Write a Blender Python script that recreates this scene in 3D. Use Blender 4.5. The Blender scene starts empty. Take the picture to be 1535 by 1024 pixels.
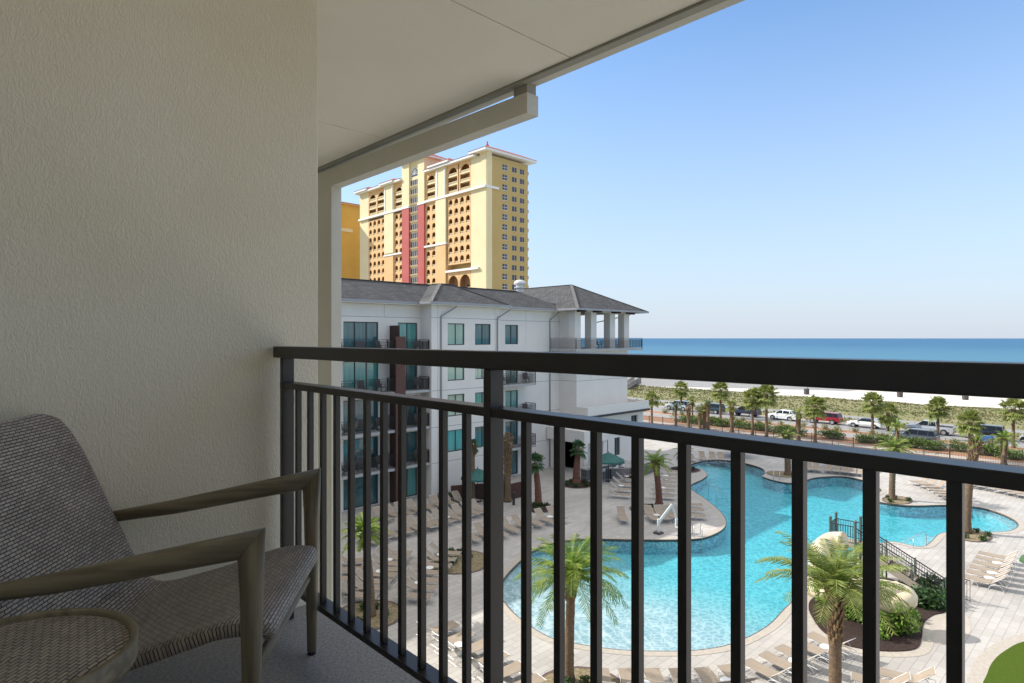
import bpy, math, random
from mathutils import Vector, Matrix
from mathutils.geometry import tessellate_polygon
random.seed(7)
scn = bpy.context.scene
C = scn.collection
# ---------------------------------------------------------------- survey: world x = towards the sea, y = along our facade, z = 0 pool deck
TH = math.radians(46.3); FPX = 920.0; CXP = 767.5; HYP = 507.0; HC = 13.4
FW = (math.cos(TH), math.sin(TH)); RT = (math.sin(TH), -math.cos(TH))
def G(x, y, z=0.0):
    k = (x-CXP)/FPX
    t = (HC-z)*FPX/(y-HYP)
    return (t*(FW[0]+k*RT[0]), t*(FW[1]+k*RT[1]))
def DEPTH(p): return p[0]*FW[0]+p[1]*FW[1]
def ZAT(p, y): return HC-(y-HYP)/FPX*DEPTH(p)

# ---------------------------------------------------------------- materials
M = {}
def nt(name):
    m = bpy.data.materials.new(name); m.use_nodes = True
    n = m.node_tree.nodes; l = m.node_tree.links
    M[name] = m
    return m, n, l, n['Principled BSDF']
def rgb(c): return (c[0], c[1], c[2], 1)
def coords(n, l, kind='Object', scale=(1,1,1), rot=(0,0,0)):
    tc = n.new('ShaderNodeTexCoord'); mp = n.new('ShaderNodeMapping')
    mp.inputs['Scale'].default_value = scale; mp.inputs['Rotation'].default_value = rot
    l.new(tc.outputs[kind], mp.inputs['Vector']); return mp.outputs['Vector']
def pbr(name, c, c2=None, rough=.7, ns=3.0, bump=0.0, bs=40.0, metal=0.0, spec=.5, stretch=(1,1,1), detail=4, dist=0.02, kind='Object', coat=0):
    m, n, l, b = nt(name)
    b.inputs['Base Color'].default_value = rgb(c); b.inputs['Roughness'].default_value = rough
    b.inputs['Metallic'].default_value = metal; b.inputs['Specular IOR Level'].default_value = spec
    b.inputs['Coat Weight'].default_value = coat
    v = coords(n, l, kind, stretch)
    if c2:
        t = n.new('ShaderNodeTexNoise'); t.inputs['Scale'].default_value = ns; t.inputs['Detail'].default_value = detail
        r = n.new('ShaderNodeValToRGB'); r.color_ramp.elements[0].position = .35; r.color_ramp.elements[1].position = .65
        r.color_ramp.elements[0].color = rgb(c); r.color_ramp.elements[1].color = rgb(c2)
        l.new(v, t.inputs['Vector']); l.new(t.outputs['Fac'], r.inputs['Fac']); l.new(r.outputs['Color'], b.inputs['Base Color'])
    if bump:
        t2 = n.new('ShaderNodeTexNoise'); t2.inputs['Scale'].default_value = bs; t2.inputs['Detail'].default_value = 3
        bp = n.new('ShaderNodeBump'); bp.inputs['Strength'].default_value = bump; bp.inputs['Distance'].default_value = dist
        l.new(v, t2.inputs['Vector']); l.new(t2.outputs['Fac'], bp.inputs['Height']); l.new(bp.outputs['Normal'], b.inputs['Normal'])
    return m
def brick(name, c1, c2, cm, bw, bh, mortar=.01, rough=.7, kind='Object', bump=.3, scale=(1,1,1), rot=(0,0,0), off=.5, dist=.01, spec=.4, smooth=.1, var=None):
    m, n, l, b = nt(name)
    v = coords(n, l, kind, scale, rot)
    t = n.new('ShaderNodeTexBrick'); t.inputs['Scale'].default_value = 1
    t.inputs['Color1'].default_value = rgb(c1); t.inputs['Color2'].default_value = rgb(c2); t.inputs['Mortar'].default_value = rgb(cm)
    t.inputs['Brick Width'].default_value = bw; t.inputs['Row Height'].default_value = bh
    t.inputs['Mortar Size'].default_value = mortar; t.inputs['Mortar Smooth'].default_value = smooth; t.offset = off
    l.new(v, t.inputs['Vector'])
    col = t.outputs['Color']
    if var:
        nz = n.new('ShaderNodeTexNoise'); nz.inputs['Scale'].default_value = var[0]; nz.inputs['Detail'].default_value = 5
        l.new(v, nz.inputs['Vector'])
        mr = n.new('ShaderNodeMapRange'); mr.inputs['From Min'].default_value = .3; mr.inputs['From Max'].default_value = .7
        mr.inputs['To Min'].default_value = 1-var[1]; mr.inputs['To Max'].default_value = 1+var[1]*.4
        l.new(nz.outputs['Fac'], mr.inputs['Value'])
        mx = n.new('ShaderNodeMix'); mx.data_type = 'RGBA'; mx.blend_type = 'MULTIPLY'; mx.inputs['Factor'].default_value = 1
        l.new(col, mx.inputs['A']); l.new(mr.outputs['Result'], mx.inputs['B']); col = mx.outputs['Result']
    l.new(col, b.inputs['Base Color'])
    b.inputs['Roughness'].default_value = rough; b.inputs['Specular IOR Level'].default_value = spec
    bp = n.new('ShaderNodeBump'); bp.inputs['Strength'].default_value = bump; bp.inputs['Distance'].default_value = dist; bp.invert = True
    l.new(t.outputs['Fac'], bp.inputs['Height']); l.new(bp.outputs['Normal'], b.inputs['Normal'])
    return m

# balcony
def stucco(name, c, c2, s=1.0, st=.5):
    m, n, l, b = nt(name)
    v = coords(n, l)
    big = n.new('ShaderNodeTexNoise'); big.inputs['Scale'].default_value = 1.1; big.inputs['Detail'].default_value = 3
    r = n.new('ShaderNodeValToRGB'); r.color_ramp.elements[0].color = rgb(c); r.color_ramp.elements[1].color = rgb(c2)
    r.color_ramp.elements[0].position = .35; r.color_ramp.elements[1].position = .7
    l.new(v, big.inputs['Vector']); l.new(big.outputs['Fac'], r.inputs['Fac']); l.new(r.outputs['Color'], b.inputs['Base Color'])
    nz = n.new('ShaderNodeTexNoise'); nz.inputs['Scale'].default_value = 62*s; nz.inputs['Detail'].default_value = 3; nz.inputs['Distortion'].default_value = 1.6
    mp = n.new('ShaderNodeMapping'); mp.inputs['Scale'].default_value = (1.0, 1.0, .42); mp.inputs['Rotation'].default_value = (.0, .35, 0)
    l.new(v, mp.inputs['Vector']); l.new(mp.outputs['Vector'], nz.inputs['Vector'])
    rr = n.new('ShaderNodeValToRGB'); rr.color_ramp.elements[0].position = .42; rr.color_ramp.elements[1].position = .62
    l.new(nz.outputs['Fac'], rr.inputs['Fac'])
    n2 = n.new('ShaderNodeTexNoise'); n2.inputs['Scale'].default_value = 160*s; l.new(v, n2.inputs['Vector'])
    ad = n.new('ShaderNodeMath'); ad.operation = 'MULTIPLY_ADD'; ad.inputs[1].default_value = .35
    l.new(n2.outputs['Fac'], ad.inputs[0]); l.new(rr.outputs['Color'], ad.inputs[2])
    bp = n.new('ShaderNodeBump'); bp.inputs['Strength'].default_value = st; bp.inputs['Distance'].default_value = .0022
    l.new(ad.outputs[0], bp.inputs['Height']); l.new(bp.outputs['Normal'], b.inputs['Normal'])
    b.inputs['Roughness'].default_value = .85; b.inputs['Specular IOR Level'].default_value = .25
stucco('stucco', (.82,.745,.59), (.88,.82,.69), 1.5, .6)
stucco('soffit', (.83,.775,.64), (.88,.83,.70), 1.4, .35)
pbr('frame_paint', (.62,.59,.50), (.58,.55,.47), .6, 2, .15, 60)
pbr('trim_olive', (.34,.32,.26), (.30,.28,.23), .6, 3)
pbr('balcony_floor', (.25,.235,.22), (.42,.40,.38), .75, 110, .6, 260, dist=.003, detail=8)
pbr('bronze', (.024,.021,.019), (.034,.029,.025), .36, 6, .12, 300, spec=.5, dist=.001)
pbr('grey_wood', (.19,.165,.12), (.115,.10,.072), .55, 9, .35, 30, stretch=(1,1,1), dist=.002)
def wood(name, ax):
    st = [16,16,16]; st[ax] = 1.1
    pbr(name, (.29,.245,.165), (.15,.122,.08), .5, 2.4, .3, 5, stretch=tuple(st), dist=.002, detail=6)
wood('wood_x', 0); wood('wood_y', 1); wood('wood_z', 2)
brick('wicker', (.52,.455,.40), (.37,.32,.28), (.075,.06,.05), .024, .0095, .0017, .5, 'UV', 1.0, dist=.005, smooth=1.0, var=(6,.2))
pbr('wicker_edge', (.16,.13,.11), (.09,.075,.065), .6, 60, .6, 200, dist=.003)
pbr('rubber', (.02,.02,.02), None, .7)
# pool deck and water
brick('pavers', (.50,.475,.44), (.425,.40,.37), (.24,.225,.21), .92, .36, .008, .75, 'Object', .25, dist=.004, var=(.35,.16))
pbr('coping_stone', (.47,.42,.36), (.40,.36,.30), .7, 5, .2, 20)
pbr('coping_edge', (.16,.10,.085), (.10,.07,.06), .5, 8)
pbr('pool_plaster', (.62,.68,.70), (.57,.64,.66), .6, .8)
pbr('pool_tile', (.12,.20,.26), (.2,.3,.36), .3, 12)
def water():
    m, n, l, b = nt('pool_water')
    n.remove(b); out = n['Material Output']
    v = coords(n, l, 'Object', (1,1,1))
    # ripples
    wv = n.new('ShaderNodeTexNoise'); wv.inputs['Scale'].default_value = 1.7; wv.inputs['Detail'].default_value = 4; wv.inputs['Distortion'].default_value = 1.0
    l.new(v, wv.inputs['Vector'])
    bp = n.new('ShaderNodeBump'); bp.inputs['Strength'].default_value = .55; bp.inputs['Distance'].default_value = .12
    l.new(wv.outputs['Fac'], bp.inputs['Height'])
    tr = n.new('ShaderNodeBsdfTransparent'); gl = n.new('ShaderNodeBsdfGlossy'); gl.inputs['Roughness'].default_value = .06
    l.new(bp.outputs['Normal'], gl.inputs['Normal'])
    # caustic light lines painted into the surface tint as a Voronoi net
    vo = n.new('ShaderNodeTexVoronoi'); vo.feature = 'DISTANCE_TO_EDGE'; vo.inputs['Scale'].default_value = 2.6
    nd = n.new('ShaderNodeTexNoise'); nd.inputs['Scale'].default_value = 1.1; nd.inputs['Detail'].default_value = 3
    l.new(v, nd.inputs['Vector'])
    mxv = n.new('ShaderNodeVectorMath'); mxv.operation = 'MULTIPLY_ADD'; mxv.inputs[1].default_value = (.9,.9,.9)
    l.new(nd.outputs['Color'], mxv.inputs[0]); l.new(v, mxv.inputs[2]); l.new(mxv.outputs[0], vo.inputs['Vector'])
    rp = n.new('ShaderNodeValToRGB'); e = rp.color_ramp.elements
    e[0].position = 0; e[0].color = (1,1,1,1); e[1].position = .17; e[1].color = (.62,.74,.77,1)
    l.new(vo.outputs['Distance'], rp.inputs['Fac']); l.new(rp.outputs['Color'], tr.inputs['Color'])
    geo = n.new('ShaderNodeNewGeometry'); mri = n.new('ShaderNodeMapRange'); mri.inputs['To Min'].default_value = 1.33; mri.inputs['To Max'].default_value = 1/1.33
    l.new(geo.outputs['Backfacing'], mri.inputs['Value'])
    fr = n.new('ShaderNodeFresnel'); l.new(mri.outputs[0], fr.inputs['IOR']); l.new(bp.outputs['Normal'], fr.inputs['Normal'])
    ms = n.new('ShaderNodeMixShader'); l.new(fr.outputs[0], ms.inputs[0]); l.new(tr.outputs[0], ms.inputs[1]); l.new(gl.outputs[0], ms.inputs[2])
    l.new(ms.outputs[0], out.inputs['Surface'])
    ab = n.new('ShaderNodeVolumeAbsorption'); ab.inputs['Color'].default_value = (.08,.91,.955,1); ab.inputs['Density'].default_value = .42
    l.new(ab.outputs[0], out.inputs['Volume'])
water()
def seamat():
    m, n, l, b = nt('sea_water')
    v = coords(n, l, 'Object', (.05,.012,1))
    t = n.new('ShaderNodeTexNoise'); t.inputs['Scale'].default_value = 1.2; t.inputs['Detail'].default_value = 8
    l.new(v, t.inputs['Vector'])
    r = n.new('ShaderNodeValToRGB'); r.color_ramp.elements[0].position = .3; r.color_ramp.elements[1].position = .7
    r.color_ramp.elements[0].color = (.025,.10,.20,1); r.color_ramp.elements[1].color = (.04,.155,.27,1)
    l.new(t.outputs['Fac'], r.inputs['Fac'])
    tcs = n.new('ShaderNodeTexCoord'); sp = n.new('ShaderNodeSeparateXYZ'); l.new(tcs.outputs['Object'], sp.inputs[0])
    ms_ = n.new('ShaderNodeMapRange'); ms_.interpolation_type = 'SMOOTHSTEP'; ms_.inputs['From Min'].default_value = 260; ms_.inputs['From Max'].default_value = 1500; l.new(sp.outputs['X'], ms_.inputs['Value'])
    mq = n.new('ShaderNodeMix'); mq.data_type = 'RGBA'; mq.inputs['A'].default_value = (.065,.185,.275,1); l.new(ms_.outputs[0], mq.inputs['Factor']); l.new(r.outputs['Color'], mq.inputs['B']); l.new(mq.outputs['Result'], b.inputs['Base Color'])
    b.inputs['Roughness'].default_value = .55; b.inputs['Specular IOR Level'].default_value = .2
    t2 = n.new('ShaderNodeTexNoise'); t2.inputs['Scale'].default_value = 6; t2.inputs['Detail'].default_value = 6; l.new(v, t2.inputs['Vector'])
    bp = n.new('ShaderNodeBump'); bp.inputs['Strength'].default_value = .5; bp.inputs['Distance'].default_value = .5
    l.new(t2.outputs['Fac'], bp.inputs['Height']); l.new(bp.outputs['Normal'], b.inputs['Normal'])
seamat()
pbr('sand', (.60,.56,.50), (.66,.62,.56), .9, .08, .5, .8, dist=.3, detail=8)
pbr('dune_soil', (.24,.215,.11), (.16,.17,.065), .95, .35, .6, 1.5, dist=.3, detail=8)
pbr('dune_grass', (.19,.20,.07), (.26,.235,.105), .8, .5)
pbr('asphalt', (.25,.25,.255), (.30,.295,.29), .9, 1.5, .2, 30, detail=8)
pbr('concrete', (.50,.44,.38), (.44,.39,.34), .85, 1.2)
pbr('mulch', (.40,.22,.13), (.27,.14,.08), .95, 6, .8, 12, dist=.05, detail=8)
pbr('dark_mulch', (.055,.028,.02), (.02,.011,.009), .95, 14, 1, 25, dist=.06, detail=8)
pbr('turf', (.085,.13,.016), (.06,.10,.012), 1, 30, .8, 120, dist=.02, detail=6, spec=.1)
pbr('inland_soil', (.22,.19,.12), (.12,.14,.06), .95, .05)
pbr('planter_soil', (.30,.24,.15), (.16,.13,.06), .95, 6, .6, 20, dist=.03)
# wing
pbr('render_wall', (.77,.72,.66), (.73,.685,.625), .85, .7, .15, 40)
pbr('joint_line', (.28,.28,.28), None, .9)
brick('shingles', (.105,.104,.105), (.066,.066,.068), (.035,.035,.036), .5, .22, .02, .9, 'Object', .5, dist=.02, var=(1.2,.3))
brick('roof_cap', (.19,.18,.17), (.15,.14,.13), (.08,.08,.08), .3, .2, .012, .9, 'Object', .4, dist=.02)
pbr('gutter', (.30,.30,.31), None, .4, metal=.1)
pbr('dark_frame', (.03,.028,.028), None, .5)
pbr('brown_panel', (.11,.042,.028), (.085,.033,.022), .6, 3)
pbr('dark_brown_panel', (.045,.02,.017), None, .6)
pbr('balcony_slab', (.42,.42,.41), (.36,.36,.355), .8, 2)
def glass(name, c, c2, r=.05):
    pbr(name, c, c2, r, 1.3, spec=.9, stretch=(3,3,.3), coat=.5)
glass('glass_teal', (.05,.15,.15), (.03,.09,.10)); glass('glass_curtain', (.34,.46,.36), (.24,.38,.30))
glass('glass_aqua', (.10,.36,.31), (.07,.26,.24)); glass('glass_dark', (.02,.05,.055), (.05,.12,.12))
pbr('white_metal', (.66,.655,.64), None, .35)
pbr('steel', (.55,.55,.56), None, .25, metal=.9)
pbr('bounce_curtain', (.78,.76,.70), (.7,.68,.62), .8, 1.2, stretch=(1,8,.2))
pbr('patio_dark', (.06,.05,.05), (.09,.075,.07), .7, 20)
brick('stone_block', (.22,.205,.2), (.17,.16,.155), (.11,.10,.10), .5, .2, .01, .9, 'Object', .4, rot=(math.pi/2,0,0))
# tower
pbr('tower_cream', (.82,.69,.42), (.79,.65,.39), .85, .2)
pbr('tower_mustard', (.56,.39,.15), (.53,.365,.135), .85, .2)
pbr('tower_peach', (.78,.49,.23), (.72,.44,.20), .85, .2)
pbr('tower_orange', (.76,.45,.09), (.72,.41,.08), .85, .2)
pbr('tower_red', (.50,.12,.105), (.46,.105,.09), .85, .3)
pbr('tower_white', (.82,.80,.76), None, .8)
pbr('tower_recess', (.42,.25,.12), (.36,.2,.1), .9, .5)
pbr('terracotta', (.52,.13,.07), (.42,.10,.055), .85, 1.5, .4, 6)
pbr('tower_glass', (.03,.045,.09), (.06,.08,.14), .3, 1.3, spec=.4)
# vegetation
def leaf(name, c, c2, rough=.5, ns=2.0, tr=.25):
    m, n, l, b = nt(name)
    out = n['Material Output']
    tc = n.new('ShaderNodeTexCoord'); t = n.new('ShaderNodeTexNoise'); t.inputs['Scale'].default_value = ns; t.inputs['Detail'].default_value = 3
    l.new(tc.outputs['Object'], t.inputs['Vector'])
    r = n.new('ShaderNodeValToRGB'); r.color_ramp.elements[0].position = .35; r.color_ramp.elements[1].position = .65
    r.color_ramp.elements[0].color = rgb(c); r.color_ramp.elements[1].color = rgb(c2)
    l.new(t.outputs['Fac'], r.inputs['Fac']); l.new(r.outputs['Color'], b.inputs['Base Color']); b.inputs['Roughness'].default_value = rough
    ts = n.new('ShaderNodeBsdfTranslucent'); l.new(r.outputs['Color'], ts.inputs['Color'])
    ms = n.new('ShaderNodeMixShader'); ms.inputs[0].default_value = tr
    l.new(b.outputs[0], ms.inputs[1]); l.new(ts.outputs[0], ms.inputs[2]); l.new(ms.outputs[0], out.inputs['Surface'])
leaf('frond_date', (.15,.24,.04), (.34,.37,.09), tr=.35); leaf('frond_bright', (.12,.25,.035), (.33,.40,.07), tr=.4)
leaf('frond_fan', (.15,.21,.045), (.33,.34,.10), tr=.3); leaf('frond_dark', (.04,.10,.045), (.08,.15,.05))
leaf('frond_dry', (.28,.19,.10), (.18,.12,.07)); leaf('shrub_leaf', (.07,.13,.025), (.16,.22,.05), ns=5)
leaf('bright_leaf', (.12,.24,.03), (.26,.38,.06), ns=6); leaf('deep_leaf', (.03,.075,.02), (.06,.13,.03), ns=5)
pbr('trunk', (.22,.145,.085), (.11,.07,.042), .9, 8, .8, 14, dist=.03, stretch=(1,1,3))
pbr('boots', (.30,.19,.095), (.10,.06,.032), .9, 7, .6, 14, dist=.03)
pbr('trunk_red', (.20,.085,.055), (.12,.05,.035), .9, 8, .8, 14, dist=.03)
# loungers, umbrellas and fittings
pbr('sling', (.35,.285,.22), (.31,.25,.19), .8, 3, .3, 200, dist=.002)
pbr('sling_side', (.33,.26,.19), None, .8)
pbr('umbrella_green', (.045,.15,.13), (.035,.12,.105), .85, 2)
pbr('canopy_green', (.06,.13,.05), (.05,.11,.04), .85, 2)
pbr('slide_beige', (.72,.61,.42), (.66,.55,.37), .3, 1.5, coat=.3)
pbr('slide_seam', (.40,.33,.22), None, .5)
pbr('stair_beige', (.42,.36,.28), (.38,.32,.25), .7, 2)
pbr('slide_post', (.10,.13,.11), None, .5)
pbr('brown_wood', (.095,.042,.028), (.06,.028,.02), .8, 5)
pbr('weathered_wood', (.25,.23,.21), (.18,.165,.15), .9, 3)
pbr('plastic_white', (.80,.80,.79), None, .4)
pbr('blue_cloth', (.02,.12,.34), None, .7)
# cars
def paint(name, c, r=.25, metal=.3): pbr(name, c, None, r, metal=metal, coat=.7)
paint('paint_white', (.80,.80,.79), metal=0); paint('paint_silver', (.48,.50,.52)); paint('paint_grey', (.10,.105,.115)); paint('paint_black', (.012,.014,.018))
paint('paint_navy', (.02,.025,.06)); paint('paint_red', (.33,.015,.025)); paint('paint_green', (.02,.04,.045)); paint('paint_dkgrey', (.05,.055,.065))
pbr('car_glass', (.012,.015,.018), None, .2, spec=.25); pbr('tyre', (.015,.015,.016), None, .8); pbr('rim', (.5,.5,.52), None, .3, metal=.7)
pbr('tail_red', (.5,.01,.01), None, .3); pbr('head_lamp', (.75,.77,.8), None, .15)

# ---------------------------------------------------------------- mesh builder
class MB:
    def __init__(s): s.v = []; s.f = []; s.m = []; s.uv = {}; s.smooth = False
    def add(s, vs, fs, mi=0):
        o = len(s.v); s.v += [tuple(v) for v in vs]
        for f in fs: s.f.append([o+i for i in f]); s.m.append(mi)
        return o
    def box(s, a, b, mi=0):
        x0,y0,z0 = a; x1,y1,z1 = b
        if x0>x1: x0,x1=x1,x0
        if y0>y1: y0,y1=y1,y0
        if z0>z1: z0,z1=z1,z0
        s.add([(x0,y0,z0),(x1,y0,z0),(x1,y1,z0),(x0,y1,z0),(x0,y0,z1),(x1,y0,z1),(x1,y1,z1),(x0,y1,z1)],
              [(0,3,2,1),(4,5,6,7),(0,1,5,4),(1,2,6,5),(2,3,7,6),(3,0,4,7)], mi); return s
    def bar(s, p, q, w, h, mi=0):      # rectangular bar from p to q
        p = Vector(p); q = Vector(q); d = (q-p).normalized()
        up = Vector((0,0,1)) if abs(d.z) < .95 else Vector((1,0,0))
        sd = d.cross(up).normalized(); up = sd.cross(d)
        vs = []
        for c in (p, q):
            for a, b in ((-1,-1),(1,-1),(1,1),(-1,1)): vs.append(c+sd*(a*w/2)+up*(b*h/2))
        s.add(vs, [(0,1,2,3),(7,6,5,4),(0,4,5,1),(1,5,6,2),(2,6,7,3),(3,7,4,0)], mi); return s
    def tube(s, pts, r, n=6, mi=0, caps=True, e0=None, e1=None, flat=1.0):
        pts = [Vector(p) for p in pts]
        if not hasattr(r, '__len__'): r = [r]*len(pts)
        rings = []; side = None
        for i, p in enumerate(pts):
            a = pts[max(i-1,0)]; b = pts[min(i+1,len(pts)-1)]; d = (b-a).normalized()
            if side is None:
                up = Vector((0,0,1)) if abs(d.z) < .9 else Vector((1,0,0)); side = d.cross(up).normalized()
            else:
                side = (side-d*side.dot(d)).normalized()
            up = side.cross(d)
            ring = []
            for k in range(n):
                t = 2*math.pi*k/n
                q = p+side*(math.cos(t)*r[i]*flat)+up*(math.sin(t)*r[i])
                pl = e0 if (i == 0 and e0) else (e1 if (i == len(pts)-1 and e1) else None)
                if pl:
                    nrm = Vector(pl); q = q-d*((q-p).dot(nrm)/d.dot(nrm))
                ring.append(q)
            rings.append(ring)
        vs = [q for g in rings for q in g]; fs = []
        for i in range(len(pts)-1):
            for k in range(n): fs.append((i*n+k, i*n+(k+1)%n, (i+1)*n+(k+1)%n, (i+1)*n+k))
        if caps: fs.append(tuple(range(n))[::-1]); fs.append(tuple((len(pts)-1)*n+k for k in range(n)))
        s.add(vs, fs, mi); return s
    def lathe(s, prof, n=24, c=(0,0,0), mi=0, sx=1, sy=1):
        vs = []; fs = []
        for r, z in prof:
            for k in range(n):
                t = 2*math.pi*k/n; vs.append((c[0]+sx*r*math.cos(t), c[1]+sy*r*math.sin(t), c[2]+z))
        for i in range(len(prof)-1):
            for k in range(n): fs.append((i*n+k, i*n+(k+1)%n, (i+1)*n+(k+1)%n, (i+1)*n+k))
        fs.append(tuple(range(n))[::-1]); fs.append(tuple((len(prof)-1)*n+k for k in range(n)))
        s.add(vs, fs, mi); return s
    def poly(s, loops, z, mi=0, up=True):     # flat polygon with holes
        L = [[Vector((p[0],p[1],0)) for p in lp] for lp in loops]
        tris = tessellate_polygon(L); flat = [p for lp in L for p in lp]
        fs = []
        for t in tris:
            a,b,c = [flat[i] for i in t]
            cr = (b-a).cross(c-a).z
            if abs(cr) < 1e-9: continue
            fs.append(tuple(t) if (cr > 0) == up else (t[0],t[2],t[1]))
        s.add([(p.x,p.y,z) for p in flat], fs, mi); return s
    def slab(s, loop, z0, z1, mi=0, side=None):   # extruded polygon
        s.poly([loop], z1, mi); s.poly([loop], z0, mi, False)
        a = sum(loop[i][0]*loop[(i+1)%len(loop)][1]-loop[(i+1)%len(loop)][0]*loop[i][1] for i in range(len(loop)))
        lp = loop if a > 0 else loop[::-1]; n = len(lp)
        s.add([(p[0],p[1],z0) for p in lp]+[(p[0],p[1],z1) for p in lp], [(i,(i+1)%n,n+(i+1)%n,n+i) for i in range(n)], mi if side is None else side); return s
    def xform(s, Mx):
        s.v = [tuple(Mx @ Vector(v)) for v in s.v]; return s
    def build(s, name, mats, parent=None, smooth=None, bevel=0):
        me = bpy.data.meshes.new(name); me.from_pydata(s.v, [], s.f)
        if not isinstance(mats, (list,tuple)): mats = [mats]
        for m in mats: me.materials.append(M[m])
        me.polygons.foreach_set('material_index', s.m)
        if smooth or (smooth is None and s.smooth): me.polygons.foreach_set('use_smooth', [True]*len(s.f))
        me.update()
        o = bpy.data.objects.new(name, me); C.objects.link(o)
        if parent: o.parent = parent
        if bevel:
            b = o.modifiers.new('b', 'BEVEL'); b.width = bevel; b.segments = 2; b.limit_method = 'ANGLE'
        return o
def tag(o, label=None, cat=None, group=None, kind=None):
    if label: o['label'] = label
    if cat: o['category'] = cat
    if group: o['group'] = group
    if kind: o['kind'] = kind
    return o
def thing(name, label, cat, loc=(0,0,0), rz=0, group=None):
    o = bpy.data.objects.new(name, None); C.objects.link(o); o.location = loc; o.rotation_euler = (0,0,rz); o.empty_display_size = .2
    return tag(o, label, cat, group)
def kids(o): return [x for x in KID.get(o.name, [])]
KID = {}
def reg(o):     # remember children once, so that copying needs no scene scan
    KID.clear()
    for x in bpy.data.objects:
        if x.parent: KID.setdefault(x.parent.name, []).append(x)
def dup(o, loc=None, rz=None, label=None, group=None, scale=None, parent=None):
    c = o.copy(); C.objects.link(c)
    if parent: c.parent = parent
    if loc is not None: c.location = loc
    if rz is not None: c.rotation_euler = (0,0,rz)
    if scale is not None: c.scale = (scale,)*3 if not hasattr(scale,'__len__') else scale
    if label: c['label'] = label
    if group: c['group'] = group
    for ch in kids(o): dup(ch, parent=c)
    return c
ORD = ['first','second','third','fourth','fifth','sixth','seventh','eighth','ninth','tenth','eleventh','twelfth','thirteenth','fourteenth','fifteenth','sixteenth','seventeenth','eighteenth','nineteenth','twentieth']
def nth(i): return ORD[i] if i < 20 else 'twenty-'+ORD[i-20]
def struct(name, mb, m, **k): return tag(mb.build(name, m, **k), kind='structure')
def smoothloop(pts, sub=6):
    n = len(pts); out = []
    for i in range(n):
        p0,p1,p2,p3 = pts[i-1],pts[i],pts[(i+1)%n],pts[(i+2)%n]
        for k in range(sub):
            t = k/sub; t2=t*t; t3=t2*t
            out.append(tuple(.5*(2*p1[j]+(p2[j]-p0[j])*t+(2*p0[j]-5*p1[j]+4*p2[j]-p3[j])*t2+(3*p1[j]-p0[j]-3*p2[j]+p3[j])*t3) for j in (0,1)))
    return out
def area(lp): return sum(lp[i][0]*lp[(i+1)%len(lp)][1]-lp[(i+1)%len(lp)][0]*lp[i][1] for i in range(len(lp)))/2
def offset(lp, d):     # outward offset
    n = len(lp); s = 1 if area(lp) > 0 else -1; out = []
    for i in range(n):
        a = Vector(lp[i-1]); b = Vector(lp[(i+1)%n]); t = (b-a).normalized(); nn = Vector((t.y,-t.x))*s
        out.append((lp[i][0]+nn.x*d, lp[i][1]+nn.y*d))
    return out
def inside(p, lp):
    c = False; n = len(lp); j = n-1
    for i in range(n):
        if (lp[i][1] > p[1]) != (lp[j][1] > p[1]) and p[0] < (lp[j][0]-lp[i][0])*(p[1]-lp[i][1])/(lp[j][1]-lp[i][1])+lp[i][0]: c = not c
        j = i
    return c
def ring(mb, inner, outer, z, mi=0): mb.poly([outer, inner], z, mi)
def distseg(p, pts):
    best = 1e9
    for i in range(len(pts)-1):
        a = Vector(pts[i]); b = Vector(pts[i+1]); q = Vector(p); t = max(0,min(1,(q-a).dot(b-a)/max((b-a).length_squared,1e-9)))
        best = min(best, (q-(a+(b-a)*t)).length)
    return best
# ================================================================ SETTING: land, sea, roads
mb = MB(); mb.add([(143,-30000,-.05),(225,-30000,-.05),(225,30000,-.05),(143,30000,-.05),(262,-30000,-1.2),(262,30000,-1.2)], [(0,1,2,3),(1,4,5,2)]); struct('sand_beach', mb, 'sand')
mb = MB(); mb.add([(236,-30000,-.45),(40000,-30000,-.45),(40000,30000,-.45),(236,30000,-.45)], [(0,1,2,3)]); struct('sea', mb, 'sea_water')
V0, V1 = -400, 600
def strip(name, u0, u1, z, m, z0=None, v0=V0, v1=V1):
    mb = MB()
    if z0 is None: mb.add([(u0,v0,z),(u1,v0,z),(u1,v1,z),(u0,v1,z)], [(0,1,2,3)])
    else: mb.box((u0,v0,z0),(u1,v1,z))
    return struct(name, mb, m)
strip('sidewalk', 82.9, 84.7, .05, 'concrete', -.1)
strip('mulch_bed', 84.7, 90.2, .02, 'mulch', -.1)
strip('parking_lane', 90.2, 93.6, -.03, 'asphalt', -.1)
strip('kerb', 93.6, 93.8, .08, 'concrete', -.1)
strip('mulch_bed', 93.8, 96.6, .04, 'mulch', -.1)
strip('kerb', 96.6, 96.8, .08, 'concrete', -.1)
strip('road', 96.8, 104.2, -.026, 'asphalt', -.1)
strip('kerb', 104.2, 104.7, .07, 'concrete', -.1)
strip('verge', 104.7, 111.5, .0, 'dune_soil', -.1)
strip('road', 111.5, 115.0, .03, 'asphalt', -.1)
strip('mulch_bed', 81.9, 82.9, .02, 'mulch', -.1)
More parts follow.
